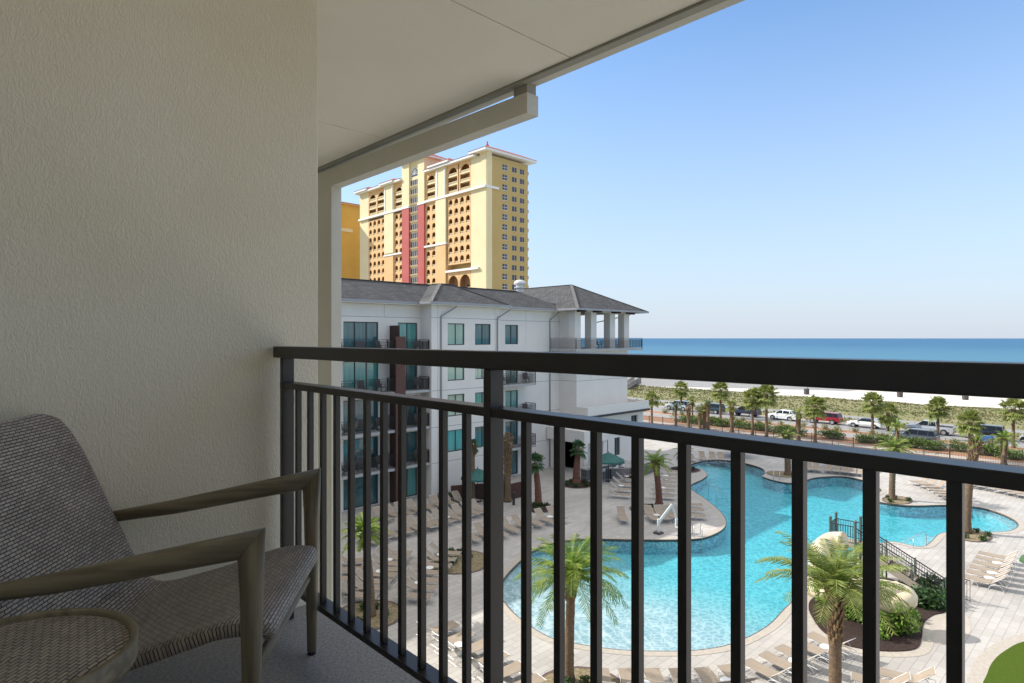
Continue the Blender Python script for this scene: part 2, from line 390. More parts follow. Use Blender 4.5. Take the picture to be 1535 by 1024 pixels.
# dune
random.seed(3)
def dz(u, v):
    e = min(1, (u-115)/4, (146-u)/5)
    if e < 0: e = 0
    return -.02+e*(.25+.15*math.sin(u*.31+v*.07)+.15*math.sin(v*.19+u*.13)+.12*math.sin(v*.43-u*.5))
mb = MB(); nu = 20; nv = 180
for i in range(nu+1):
    for j in range(nv+1):
        u = 115+31.5*i/nu; v = -60+260*j/nv
        u2 = u+(1.6*math.sin(v*.11)+.9*math.sin(v*.37)+1.0*math.sin(v*.05+1) if i == nu else 0)
        mb.v.append((u2, v, dz(u, v)))
for i in range(nu):
    for j in range(nv): a = i*(nv+1)+j; mb.f.append([a,a+nv+1,a+nv+2,a+1]); mb.m.append(0)
struct('dune', mb, 'dune_soil', smooth=True)
mb = MB()
def tuft(mb, x, y, z, h, n=5, w=.07, spread=.5, mi=0):
    for k in range(n):
        a = random.uniform(0, 6.28); l = h*random.uniform(.6,1.1); d = random.uniform(.15,spread)*l
        bx = x+random.uniform(-.2,.2)*h; by = y+random.uniform(-.2,.2)*h; px, py = -math.sin(a)*w, math.cos(a)*w
        mb.add([(bx-px,by-py,z),(bx+px,by+py,z),(bx+d*math.cos(a),by+d*math.sin(a),z+l)], [(0,1,2)], mi)
for i in range(11000):
    u = 115.5+30*random.random()**.8; v = random.uniform(-15, 125)
    if math.sin(u*.9+v*.21)+math.sin(v*.5-u*.3) < -.9 and random.random() < .8: continue
    tuft(mb, u, v, dz(u,v)-.05, random.uniform(.18,.38), 6, .12)
for i in range(1400):
    u = random.uniform(105,111.3); v = random.uniform(-10, 90)
    tuft(mb, u, v, 0, random.uniform(.2,.5), 5, .08)
tag(mb.build('dune_grass', 'dune_grass'), 'yellow green dune grass on the low dunes between road and white beach', 'grass', kind='stuff')

# ================================================================ POOL DECK and POOL
poolpx = [(1033,697),(1060,690),(1100,691),(1140,701),(1147,710),(1143,714),(1160,720),(1183,724),(1203,722),(1222,716),(1260,714),(1290,719),(1308,727),(1322,735),(1312,742),(1300,748),(1340,756),(1375,758),(1420,757),(1470,761),(1508,773),(1527,786),(1515,796),(1480,798),(1440,797),(1410,800),(1396,813),(1378,820),(1330,812),(1290,832),(1262,850),(1228,872),(1205,888),(1178,912),(1150,940),(1100,965),(1050,975),(1000,977),(930,975),(865,966),(826,957),(793,938),(765,915),(748,890),(752,872),(770,850),(800,825),(835,813),(880,808),(960,809),(1040,808),(1070,801),(1086,790),(1087,778),(1075,763),(1052,745),(1036,734),(1037,726),(1052,719),(1060,711),(1050,703),(1035,701)]
pool = smoothloop([G(x,y) for x,y in poolpx], 4)
if area(pool) < 0: pool = pool[::-1]
mb = MB(); mb.poly([[(-6000,-30000),(81.9,-30000),(81.9,30000),(-6000,30000)], pool], -.12); struct('ground', mb, 'inland_soil')
deck_outer = [(-14,-60),(81.9,-60),(81.9,110),(-14,110)]
mb = MB(); mb.poly([deck_outer, pool], 0); struct('pool_deck', mb, 'pavers')
mb = MB(); ring(mb, pool, offset(pool, .38), .012); struct('pool_coping', mb, 'coping_stone')
n_ = len(pool)
mb = MB(); mb.add([(p[0],p[1],.014) for p in pool]+[(p[0],p[1],-.16) for p in pool], [(i,(i+1)%n_,n_+(i+1)%n_,n_+i) for i in range(n_)])
mb.poly([pool, offset(pool,-.05)], .016)
struct('pool_edge', mb, 'coping_edge')
mb = MB(); mb.add([(p[0],p[1],-.16) for p in pool]+[(p[0],p[1],-1.6) for p in pool], [(i,(i+1)%n_,n_+(i+1)%n_,n_+i) for i in range(n_)]); struct('pool_wall', mb, 'pool_plaster')
entry = [G(x,y) for x,y in [(748,888),(765,915),(793,938),(826,957),(865,966),(930,975)]]
head2 = [G(1033,697), G(1060,690)]; lobe = [G(1527,786), G(1480,798)]; ste = [G(1410,800), G(1396,813)]
def depth(p):
    q_ = distseg(p, entry); d = .02+.03*min(q_,5)+.16*max(0,q_-5)
    d = min(d, .45+.14*distseg(p, head2), .38+.28*distseg(p, lobe), .25+.35*distseg(p, ste))
    return min(d, 1.3)*.68   # depth scaled down to imitate the flattening by refraction
us = [p[0] for p in pool]; vs_ = [p[1] for p in pool]
mb = MB(); st = .6; nu = int((max(us)-min(us)+2)/st)+1; nv = int((max(vs_)-min(vs_)+2)/st)+1
for i in range(nu+1):
    for j in range(nv+1): u = min(us)-1+i*st; v = min(vs_)-1+j*st; mb.v.append((u,v,-.1-depth((u,v))))
for i in range(nu):
    for j in range(nv): a = i*(nv+1)+j; mb.f.append([a,a+nv+1,a+nv+2,a+1]); mb.m.append(0)
struct('pool_floor', mb, 'pool_plaster', smooth=True)
# steps following the tip of the right hand lobe
tip = [i for i,p in enumerate(pool) if p[1] < 10.4 and p[0] > 50.5]
if tip and tip[-1]-tip[0] != len(tip)-1:
    k = [j for j in range(1,len(tip)) if tip[j]-tip[j-1] > 1][0]; tip = tip[k:]+tip[:k]
for d_, z_ in ((1.15,-.62),(.6,-.34)):
    ins = offset(pool, -d_); mb = MB(); m_ = len(tip)
    for j in range(m_-1):
        a_, b_ = tip[j], tip[j+1]; t0 = min(1, j/4, (m_-1-j)/4); t1 = min(1, (j+1)/4, (m_-2-j)/4)
        f = lambda i, t, z: (pool[i][0]+(ins[i][0]-pool[i][0])*t, pool[i][1]+(ins[i][1]-pool[i][1])*t, z)
        mb.add([f(a_,0,z_), f(b_,0,z_), f(b_,t1,z_), f(a_,t0,z_), f(b_,t1,z_-.6), f(a_,t0,z_-.6)], [(0,1,2,3),(3,2,4,5)])
    struct('pool_step', mb, 'pool_plaster')
mb = MB(); wl = offset(pool, -.004)
mb.poly([wl], -.07); mb.poly([wl], -2.2, 0, False); mb.add([(p[0],p[1],-2.2) for p in wl]+[(p[0],p[1],-.07) for p in wl], [(i,(i+1)%n_,n_+(i+1)%n_,n_+i) for i in range(n_)])
tag(mb.build('pool_water', 'pool_water'), kind='structure')

# slide garden, planters, turf
gp = [(1212,911),(1217,925),(1231,945),(1251,959),(1271,969),(1311,976),(1352,977),(1375,972),(1382,956),(1385,935),(1399,923),(1419,917),(1418,897),(1365,880),(1330,868),(1290,868),(1250,880),(1218,898)]
gard = smoothloop([G(x,y) for x,y in gp], 4)
mb = MB(); mb.slab(gard, -.05, .05); struct('mulch_bed', mb, 'dark_mulch')
mb = MB(); ring(mb, gard, offset(gard,.45), .01); struct('bed_kerb', mb, 'coping_stone')
pad = smoothloop([G(x,y) for x,y in [(1384,955),(1388,935),(1402,923),(1425,917),(1450,925),(1455,945),(1440,962),(1410,966)]],4)
mb = MB(); mb.poly([pad], .008); struct('round_pad', mb, 'pool_step_stone' if 'pool_step_stone' in M else 'concrete')
tf = smoothloop([G(x,y) for x,y in [(1478,1040),(1480,1010),(1490,990),(1508,975),(1535,962),(1600,950),(1700,960),(1760,1010),(1700,1100),(1560,1110)]],4)
mb = MB(); mb.poly([tf], .018); struct('lawn', mb, 'turf')
mb = MB(); ring(mb, tf, offset(tf,.5), .012); struct('lawn_kerb', mb, 'coping_stone')
def planter(cx, cy, r, m='planter_soil', ry=None):
    lp = [(cx+r*math.cos(t*.2618), cy+(ry or r)*math.sin(t*.2618)) for t in range(24)]
    mb = MB(); mb.slab(lp, -.02, .03); struct('planting_bed', mb, m)
    mb = MB(); ring(mb, lp, offset(lp,.14), .034); struct('bed_kerb', mb, 'coping_edge')

# ================================================================ OUR OWN BUILDING
home = thing('hotel_building', 'cream stucco hotel wing that carries the balcony, with wide soffit and outer frame', 'building', (0,0,0))
FZ = 12.3
mb = MB()
mb.box((-14,-30,0),(.6,44,12.05)); mb.box((-14,-30,12.05),(-.78,44,15.0))
mb.build('wall', 'stucco', home)
mb = MB(); mb.box((-.779,-30,12.1),(1.16,44,FZ)); mb.build('balcony_floor', 'balcony_floor', home)
for v0, v1, nm in ((2.42,2.68,0), (-2.75,-2.5,0), (9.5,9.75,0), (16.6,16.85,0)):
    mb = MB(); mb.box((-.78,v0,12.05),(1.19,v1,15.0)); mb.build('partition_wall', 'stucco', home, bevel=.006)
# soffit with joints
js = [-4.7, -1.2, 2.30, 4.26+.0, 7.7, 11.2, 14.7, 18.2, 25, 32, 44]
mb = MB(); vv = [-30]+js
for a, b in zip(vv[:-1], vv[1:]): mb.box((-.78, a+.004, 15.0),(2.66, b-.004, 15.06))
mb.box((-.8,-30,15.03),(2.75,44,15.08)); mb.build('soffit', 'soffit', home)
mb = MB(); mb.box((2.664,-30,14.985),(2.72,44,15.07)); mb.box((2.722,-30,14.997),(2.80,44,15.22),1); mb.build('fascia', ['trim_olive','frame_paint'], home)
mb = MB(); mb.add([(2.86,-30,15.22),(2.86,44.3,15.22),(-5.6,44.3,19.2),(-5.6,-30,19.2),(-14,-30,15.2),(-14,44.3,15.2)], [(0,1,2,3),(3,2,5,4)]); mb.add([(2.86,-30,15.1),(-14,-30,15.1),(-14,44.3,15.1),(2.86,44.3,15.1)], [(0,1,2,3)]); mb.build('roof', 'shingles', home)
# glazed sliding door behind the camera; unseen pale curtains added to bounce light
d = MB(); d.box((-.775,-1.6,FZ),(-.70,1.6,FZ+2.3)); dr = d.build('sliding_door', 'dark_frame', home)
d = MB(); d.box((-.699,-1.5,FZ+.1),(-.692,-.05,FZ+2.2)); d.box((-.699,.05,FZ+.1),(-.692,1.5,FZ+2.2)); d.build('bounce_curtain', 'bounce_curtain', dr)
# outer frame
mb = MB()
mb.box((2.70,5.23,0),(2.80,5.64,14.7995)); mb.add([(2.70,2.69,14.80),(2.80,2.69,14.80),(2.80,5.64,14.80),(2.70,5.64,14.80),(2.70,2.69,14.928),(2.80,2.69,14.928),(2.80,5.64,14.968),(2.70,5.64,14.968)],[(0,3,2,1),(4,5,6,7),(0,1,5,4),(1,2,6,5),(2,3,7,6),(3,0,4,7)]); mb.build('frame', 'frame_paint', home)
mb = MB(); mb.box((2.71,2.70,14.932),(2.79,2.82,14.996)); mb.build('frame_bracket', 'trim_olive', home)
# ---- balcony railing
rail = thing('balcony_railing', 'dark bronze metal balcony railing with slim square balusters in the foreground', 'railing', (1.03,1.1,FZ))
def rb(a, b, name, bev=.002): 
    m_ = MB(); m_.box((a[0]-1.03,a[1]-1.1,a[2]-FZ),(b[0]-1.03,b[1]-1.1,b[2]-FZ)); return m_.build(name, 'bronze', rail, bevel=bev)
rb((.992,-2.49,HC-.0765),(1.058,2.405,HC-.032), 'top_rail', .003)
rb((1.0,-2.49,HC-.194),(1.055,2.36,HC-.171), 'mid_rail')
rb((1.0,-2.49,HC-.962),(1.055,2.36,HC-.943), 'bottom_rail')
for v in (-1.287,-.082,1.122,2.327):
    rb((.998,v,FZ+.002),(1.044,v+.026,HC-.077), 'post')
bal = [1.0345-.1045*k for k in range(34)]+[1.2555+.1005*k for k in range(11)]
for v in bal:
    if all(abs(v-.01-p) > .035 for p in (-1.275,-.07,1.135,2.34)) and v > -2.45: rb((1.017,v-.0185,HC-.942),(1.036,v,HC-.1945), 'baluster', .0012)

# ================================================================ LOUNGE CHAIR and TABLE
W = Vector((.605,.797,0)); F = Vector((.797,-.605,0)); P0 = Vector((.562,1.486,0))
ang = math.atan2(F.y, F.x)      # local +x = facing, local +y = ... left of facing = towards the wall
chair = thing('lounge_chair', 'grey woven wicker lounge chair with weathered wooden arms by the stucco wall', 'chair', (P0+W*.34-F*.35)[:2]+(FZ,), ang)
# local coordinates: x forward (front legs at .35), y to the wall side (+.34), z up
def shellrow():
    prof = [(.370,.340),(.386,.357),(.384,.380),(.362,.398),(.31,.403),(.24,.394),(.15,.366),(.06,.338),(-.02,.318),(-.09,.303),(-.138,.305),(-.176,.335),(-.206,.395),(-.245,.480),(-.290,.580),(-.332,.675),(-.372,.765),(-.392,.808),(-.406,.836),(-.418,.855),(-.430,.870)]
    pts = []
    for i in range(len(prof)-1):
        for k in range(4):
            t = k/4; p0 = prof[max(i-1,0)]; p1 = prof[i]; p2 = prof[i+1]; p3 = prof[min(i+2,len(prof)-1)]
            pts.append(tuple(.5*(2*p1[j]+(p2[j]-p0[j])*t+(2*p0[j]-5*p1[j]+4*p2[j]-p3[j])*t*t+(3*p1[j]-p0[j]-3*p2[j]+p3[j])*t**3) for j in (0,1)))
    pts.append(prof[-1]); return pts
def shell_obj(i0, i1, name):
    pr = shellrow(); L = [0]
    for a, b in zip(pr[:-1], pr[1:]): L.append(L[-1]+math.dist(a, b))
    tot = L[-1]; nw = 28; V = []; UV = []; rows = 0; th = .032
    for side in (0, 1):
        for i in range(i0, i1+1):
            a = pr[max(i-1,0)]; b = pr[min(i+1,len(pr)-1)]; tx, tz = b[0]-a[0], b[1]-a[1]; ln = math.hypot(tx,tz)
            n = (tz/ln, -tx/ln)      # points to the sitter
            hw = .292; rem = tot-L[i]
            if rem < .12: hw -= .12-math.sqrt(max(0,.0144-(.12-rem)**2))
            if L[i] < .05: hw -= .02*(1-L[i]/.05)
            for j in range(nw+1):
                s = -1+2*j/nw; dip = -.012*(1-s*s)*min(1, L[i]/.15) - .007*max(0,(abs(s)-.9)/.1)**2
                o = dip if side == 0 else dip*.5-th
                V.append((pr[i][0]+n[0]*o, s*hw, pr[i][1]+n[1]*o)); UV.append((s*hw, L[i]))
    R = i1-i0+1; K = nw+1; Fs = []
    for side in (0,1):
        o = side*R*K
        for i in range(R-1):
            for j in range(nw):
                q = [o+i*K+j, o+i*K+j+1, o+(i+1)*K+j+1, o+(i+1)*K+j]
                Fs.append(q if side == 0 else q[::-1])
    for i in range(R-1):
        for j, sg in ((0,1),(nw,-1)):
            q = [i*K+j, (i+1)*K+j, R*K+(i+1)*K+j, R*K+i*K+j]; Fs.append(q if sg > 0 else q[::-1])
    for i, sg in ((0,-1),(R-1,1)):
        for j in range(nw):
            q = [i*K+j, i*K+j+1, R*K+i*K+j+1, R*K+i*K+j]; Fs.append(q if sg > 0 else q[::-1])
    mb = MB(); mb.add(V, Fs); o = mb.build(name, 'wicker', chair, smooth=True)
    uvl = o.data.uv_layers.new(name='UVMap')
    for lp in o.data.loops: uvl.data[lp.index].uv = UV[lp.vertex_index]
    return o
NP = len(shellrow())
shell_obj(0, 44, 'seat'); shell_obj(44, NP-1, 'backrest')
for sy in (-1, 1):
    y = sy*.34
    cor = Vector((.35, y, .622)); back = Vector((-.36, y*.94, .495)); d_ = (back-cor).normalized()
    mit = (Vector((0,0,1))+d_).normalized()     # plane normal bisecting leg and arm
    mb = MB(); ax = cor
    mb.tube([Vector((.35,y,.012)), Vector((.35,y,.3)), Vector((.35,y,.5)), cor+Vector((0,0,-.012))], [.0155,.022,.027,.031], 14, e1=(d_+Vector((0,0,1))))
    o = mb.build('leg', 'wood_z', chair, smooth=True)
    mb = MB(); mb.tube([cor+d_*.012*0+Vector((0,0,-.012)), cor+d_*.15+Vector((0,0,-.012)), cor+d_*.45+Vector((0,0,-.012)), back], [.031,.029,.024,.016], 14, e0=(d_+Vector((0,0,1))), flat=1.0)
    mb.build('armrest', 'wood_x', chair, smooth=True)
    mb = MB(); mb.tube([back+Vector((.03,0,-.005)), Vector((-.32,y*.93,.3)), Vector((-.42,y*.96,.012))], [.016,.021,.015], 12); mb.build('leg', 'wood_z', chair, smooth=True)
    pass
    for x in (.35,):
        mb = MB(); mb.lathe([(.014,0),(.0145,.012)], 12, (x,y,0)); mb.build('foot_cap', 'rubber', chair)
mb = MB(); mb.tube([(.335,-.335,.27),(.335,.335,.27)], .015, 10); mb.build('front_stretcher', 'wood_y', chair, smooth=True)
mb = MB(); mb.tube([(-.29,-.33,.24),(-.29,.33,.24)], .016, 10); mb.build('rear_stretcher', 'wood_y', chair, smooth=True)
# table
tz = .50
tab = thing('side_table', 'low round side table with woven wicker top and weathered wooden rim', 'table', (.112,1.492,FZ))
R_ = .211
mb = MB(); nr = 10; nn = 64
vsx = [(0,0,tz)]; fsx = []
for i in range(1, nr+1):
    r = (R_-.016)*i/nr; z = tz-(.004 if i < nr-1 else .004+.006*(i-nr+1))
    for k in range(nn): t = 2*math.pi*k/nn; vsx.append((r*math.cos(t), r*math.sin(t), z))
for k in range(nn): fsx.append((0, 1+k, 1+(k+1)%nn))
for i in range(nr-1):
    for k in range(nn): a = 1+i*nn; fsx.append((a+k, a+nn+k, a+nn+(k+1)%nn, a+(k+1)%nn))
mb.add(vsx, fsx); o = mb.build('woven_top', 'wicker', tab, smooth=True)
uvl = o.data.uv_layers.new(name='UVMap')
ca, sa = math.cos(-.75), math.sin(-.75)
for lp in o.data.loops: c = o.data.vertices[lp.vertex_index].co; uvl.data[lp.index].uv = (c.x*ca-c.y*sa, c.x*sa+c.y*ca)
mb = MB(); prof = [(R_-.014,-.045),(R_-.002,-.045),(R_,-.04),(R_,-.003),(R_-.003,.001),(R_-.012,.001),(R_-.0145,-.003),(R_-.0145,-.045)]
vsx = []; fsx = []
for r, z in prof:
    for k in range(96): t = 2*math.pi*k/96; vsx.append((r*math.cos(t), r*math.sin(t), tz+z))
for i in range(len(prof)-1):
    for k in range(96): fsx.append((i*96+k, i*96+(k+1)%96, (i+1)*96+(k+1)%96, (i+1)*96+k))
mb.add(vsx, fsx); mb.build('rim', 'wood_y', tab, smooth=True)
for k in range(3):
    t = 2*math.pi*k/3+.4; c, s = math.cos(t), math.sin(t)
    mb = MB(); mb.tube([(c*.15,s*.15,tz-.03),(c*.19,s*.19,.0)], [.016,.011], 10); mb.build('leg', 'wood_z', tab, smooth=True)
# ================================================================ generic facade pieces (local frame: a = along wall, z up, d = outward)
def facade(mb, a0, a1, z0, z1, holes, P, rev=.18, mi=0):
    xs = sorted({a0,a1}|{h[0] for h in holes}|{h[1] for h in holes}); zs = sorted({z0,z1}|{h[2] for h in holes}|{h[3] for h in holes})
    for i in range(len(xs)-1):
        for j in range(len(zs)-1):
            cx = (xs[i]+xs[i+1])/2; cz = (zs[j]+zs[j+1])/2
            if cz < z0 or cz > z1: continue
            if any(h[0] < cx < h[1] and h[2] < cz < h[3] for h in holes): continue
            mb.add([P(xs[i],0,zs[j]),P(xs[i+1],0,zs[j]),P(xs[i+1],0,zs[j+1]),P(xs[i],0,zs[j+1])], [(0,1,2,3)], mi)
    for (a,b,c,d) in holes:
        q = [(a,c),(b,c),(b,d),(a,d)]
        for k in range(4):
            (s,t),(u,w) = q[k], q[(k+1)%4]
            mb.add([P(s,0,t),P(u,0,w),P(u,-rev,w),P(s,-rev,t)], [(0,1,2,3)], mi)
def pbox(mb, P, a0,a1,d0,d1,z0,z1, mi=0):
    p = P(a0,d0,z0); q = P(a1,d1,z1); mb.box(p, q, mi)
def window(par, P, a0,a1,z0,z1, gl, n=2, name='window', rev=.12, fw=.07, trans=None):
    mb = MB(); f = fw
    pbox(mb,P,a0,a0+f,-rev-.05,-rev+.03,z0,z1); pbox(mb,P,a1-f,a1,-rev-.05,-rev+.03,z0,z1)
    pbox(mb,P,a0+f,a1-f,-rev-.05,-rev+.03,z0,z0+f); pbox(mb,P,a0+f,a1-f,-rev-.05,-rev+.03,z1-f,z1)
    for k in range(1,n):
        c = a0+(a1-a0)*k/n; pbox(mb,P,c-f*.5,c+f*.5,-rev-.045,-rev+.025,z0+f,z1-f)
    w = mb.build(name, 'dark_frame', par)
    mb = MB(); pbox(mb,P,a0+f*.5,a1-f*.5,-rev-.035,-rev-.02,z0+f*.5,z1-f*.5); mb.build('pane', gl, w)
    return w
def metal_rail(par, pts, z, name='railing', h=1.07, step=.12, mat='dark_frame', bot=.1):
    mb = MB()
    for a, b in zip(pts[:-1], pts[1:]):
        A = Vector((a[0],a[1],z)); B = Vector((b[0],b[1],z)); L = (B-A).length; n = max(1,int(L/step))
        mb.bar(A+Vector((0,0,h)), B+Vector((0,0,h)), .05, .04); mb.bar(A+Vector((0,0,h-.16)), B+Vector((0,0,h-.16)), .03, .03); mb.bar(A+Vector((0,0,bot)), B+Vector((0,0,bot)), .03, .03)
        for k in range(n+1):
            p = A+(B-A)*k/n; w = .06 if k in (0,n) else .022
            mb.bar(p+Vector((0,0,bot if w < .03 else 0)), p+Vector((0,0,h-(.16 if w < .03 else 0))), w, w)
    return mb.build(name, mat, par)
# ================================================================ HOTEL WING across the pool (front plane faces -y)
wing = thing('hotel_wing', 'white rendered four storey hotel wing with grey shingle roof across the pool deck', 'building', (40,46,0))
WO = Vector((40,46,0))
def WP(vf): return lambda a,d,z: (a-40, vf-d-46, z)
EZ = 16.15
rng = random.Random(5)
# section S0 (u 3..30.55, wall v 43.3), S1 (30.55..38.3, wall 41.7), S2 (38.3..47.6, wall 43.3)
h0 = []; h1 = []; h2 = []
floors = [12.2, 9.1, 6.05, 3.0]
for fz in floors+[.05]:
    for a,b in ((23.35,26.45),(28.3,30.25),(17.0,20.1),(11.0,14.1),(5.0,8.1)): h0.append((a,b,fz,fz+2.5,3 if b-a > 2.5 else 2,'door'))
for zb in (12.81,9.74,6.68,3.62): h1 += [(32.25,34.1,zb,zb+1.87,2,'w'), (35.31,37.17,zb,zb+1.87,2,'w')]
h2.append((40.46,42.22,12.81,14.7,2,'w'))
for fz in (9.0,5.95,2.95,.05): h2.append((40.5,42.2,fz,fz+2.35,2,'door'))
mb = MB()
facade(mb, 3, 30.55, 0, EZ, [h[:4] for h in h0], WP(43.3)); facade(mb, 30.55, 38.3, 0, EZ, [h[:4] for h in h1], WP(41.7)); facade(mb, 38.3, 48.3, 0, EZ, [h[:4] for h in h2], WP(43.3))
for u in (30.55, 38.3):
    mb.add([(u-40,41.7-46,0),(u-40,43.3-46,0),(u-40,43.3-46,EZ),(u-40,41.7-46,EZ)], [(0,3,2,1) if u < 35 else (0,1,2,3)])
mb.box((3-40,43.6-46,0),(48.3-40,58-46,EZ))       # body behind
mb.add([(3-40,43.3-46,0),(3-40,43.6-46,0),(3-40,43.6-46,EZ),(3-40,43.3-46,EZ)], [(0,3,2,1)])
for z in (15.12, 12.0, 8.98, 5.9, 2.9):
    for a,b,vf in ((3,30.54,43.3),(30.56,38.3,41.7),(38.31,48.3,43.3)):
        P = WP(vf); hs = sorted([(h[0]-.01,h[1]+.01) for h in (h0 if vf == 43.3 and a < 10 else h1 if vf == 41.7 else h2) if h[2] < z < h[3]])
        x = a
        for s,e in hs+[(b,b)]:
            if s > x: pbox(mb,P,x,s,-.01,.003,z-.02,z+.02,1)
            x = e
for a in (14.5,20.8,22.6,27.0,31.2,34.7,37.7): pbox(mb, WP(41.7 if a > 30.5 else 43.3), a-.012, a+.012, -.01, .003, 15.14 if a < 30 else .2, EZ-.02, 1) if a not in (34.7,) else None
for a in (39.3, 43.3): pbox(mb, WP(43.3), a-.012, a+.012, -.01, .003, 12.9, EZ-.02, 1)
mb.build('wall', ['render_wall','joint_line'], wing)
gl_for = ['glass_teal','glass_curtain','glass_aqua','glass_dark']
for i, h in enumerate(h0):
    window(wing, WP(43.3), h[0],h[1],h[2],h[3], ['glass_teal','glass_dark','glass_teal','glass_aqua'][(i*7)%4], h[4], 'sliding_door')
gmap = {(0,0):'glass_curtain',(0,1):'glass_teal',(1,0):'glass_curtain',(1,1):'glass_curtain',(2,0):'glass_curtain',(2,1):'glass_aqua',(3,0):'glass_aqua',(3,1):'glass_teal'}
for i, h in enumerate(h1): window(wing, WP(41.7), h[0],h[1],h[2],h[3], gmap[(i//2, i%2)], 2)
for i, h in enumerate(h2): window(wing, WP(43.3), h[0],h[1],h[2],h[3], 'glass_teal' if i != 2 else 'glass_aqua', 2, 'window' if i == 0 else 'sliding_door')
# balconies
bay = [(22.2,27.3),(28.05,30.5)]
bay_more = [(15.8,20.6),(9.8,14.6),(4,8.8)]
for fz in floors:
    for a,b in bay+bay_more:
        mb = MB(); pbox(mb, WP(43.3), a, b, .004, 1.42, fz-.2, fz); o = mb.build('balcony', 'balcony_slab', wing)
        r = metal_rail(o, [(a+.06-40,43.25-46),(a+.06-40,41.94-46),(b-.06-40,41.94-46),(b-.06-40,43.25-46)], fz)
for fz in (9.0,5.95,2.95):
    a,b = 38.6,43.3
    mb = MB(); pbox(mb, WP(43.3), a, b, .004, 1.42, fz-.2, fz); o = mb.build('balcony', 'balcony_slab', wing)
    metal_rail(o, [(a+.06-40,43.25-46),(a+.06-40,41.94-46),(b-.06-40,41.94-46),(b-.06-40,43.25-46)], fz)
for u in (27.55, 14.9):
    mb = MB(); mb.box((u-.05-40,41.95-46,0),(u+.05-40,43.29-46,14.43)); mb.build('balcony_divider', 'dark_brown_panel', wing)
    mb = MB(); mb.box((u-.45-40,41.72-46,0),(u+.45-40,41.86-46,13.53)); mb.build('brown_pier', 'brown_panel', wing)
# downspouts
for u, vf in ((31.5,41.7),(37.95,41.7),(46.75,43.3)):
    mb = MB(); P = WP(vf)
    mb.tube([P(u+1.35 if u < 40 else u+.9,.62,EZ+.12), P(u+1.25 if u < 40 else u+.8,.5,EZ-.1), P(u,.10,15.25), P(u,.08,14.8), P(u,.08,.1)], .065, 8)
    mb.build('downspout', 'gutter', wing, smooth=True)
# eave soffit, gutter, roofs
def hip(mb, u0,u1,v0,v1, z, zr, over=0, mi=0):
    t = (zr-z)/.5; m2 = min(t,(u1-u0)/2)
    A = [(u0,v0),(u1,v0),(u1,v1),(u0,v1)]; B = [(u0+t,v0+t),(u1-t,v0+t),(u1-t,v1-t),(u0+t,v1-t)]
    vs = [(p[0]-40,p[1]-46,z) for p in A]+[(p[0]-40,p[1]-46,zr) for p in B]
    mb.add(vs, [(0,1,5,4),(1,2,6,5),(2,3,7,6),(3,0,4,7),(4,5,6,7),(3,2,1,0)], mi)
mb = MB(); hip(mb, -2, 49.0, 42.6, 60, 16.42, 18.35); hip(mb, 29.95, 38.95, 41.0, 58, 16.423, 18.353)
rf = mb.build('roof', 'shingles', wing)
def caps(par, lines, w=.32):
    mb = MB()
    for a,b in lines: mb.bar((a[0]-40,a[1]-46,a[2]+.01),(b[0]-40,b[1]-46,b[2]+.01), w, .04)
    return mb.build('ridge_cap', 'roof_cap', par)
caps(rf, [((29.95,41.0,16.42),(33.8,44.86,18.35)),((38.95,41,16.42),(35.09,44.86,18.35)),((33.8,44.86,18.35),(35.09,44.86,18.35)),((33.8,44.86,18.35),(33.8,46.4,18.35)),((3,46.46,18.35),(33.8,46.46,18.35)),((35.1,46.46,18.35),(45.1,46.46,18.35))])
mb = MB()
mb.box((-2-40,42.62-46,16.16),(29.97-40,43.35-46,16.40)); mb.box((29.97-40,41.02-46,16.16),(38.93-40,43.4-46,16.402)); mb.box((38.93-40,42.62-46,16.16),(48.4-40,43.35-46,16.40))
mb.build('eave_soffit', 'render_wall', wing)
mb = MB()
for a,b,v in ((-2,29.84,42.5),(29.84,39.06,40.9),(39.06,46.9,42.5)): mb.box((a-40,v-46,16.24),(b-40,v+.12-46,16.43))
mb.box((29.84-40,41.02-46,16.24),(29.95-40,42.5-46,16.43)); mb.box((38.95-40,41.02-46,16.24),(39.06-40,42.5-46,16.43))
mb.build('gutter', 'gutter', wing)
vent = MB(); vent.lathe([(.42,0),(.42,.34),(.62,.42),(.64,.5),(.44,.58),(.44,.72),(.62,.8),(.66,.95),(.6,1.12),(.42,1.26),(.15,1.33)], 20)
vt = vent.build('roof_vent', 'white_metal', wing, smooth=False); vt.location = (46.3-40, 47.2-46, 18.35)
# ---- pavilion corner tower
mb = MB(); X = lambda u: u-40; Y = lambda v: v-46
mb.box((X(48.3),Y(40.95),0),(X(57.1),Y(52),12.05))
for z in (11.6, 8.98, 5.0):
    mb.box((X(48.297),Y(40.95),z-.02),(X(48.3),Y(43.3),z+.02),1); mb.box((X(48.3),Y(40.947),z-.02),(X(57.1),Y(40.95),z+.02),1)
for u in (50.6,51.9,54.4): mb.box((X(u-.012),Y(40.947),9.0),(X(u+.012),Y(40.95),11.6),1)
mb.box((X(48.3),Y(42.0),12.3),(X(49.2),Y(43.4),EZ))           # short wall beside the terrace
mb.box((X(48.3),Y(50.5),12.3),(X(50.6),Y(52),EZ))
mb.build('corner_block', ['render_wall','joint_line'], wing)
mb = MB(); mb.box((X(46.8),Y(39.75),12.06),(X(58.35),Y(52.3),12.3)); sl = mb.build('terrace_slab', 'balcony_slab', wing)
metal_rail(sl, [(X(46.86),Y(43.25)),(X(46.86),Y(39.81)),(X(58.29),Y(39.81)),(X(58.29),Y(52))], 12.3, h=1.1)
for u0,u1 in ((48.05,48.96),(50.65,51.55),(53.9,54.81),(56.5,57.42)):
    for v in (40.95, 50.6) if u0 > 50 else (40.95,):
        mb = MB(); mb.box((X(u0),Y(v),12.301),(X(u1),Y(v+.85),EZ+.02)); mb.build('column', 'render_wall', wing)
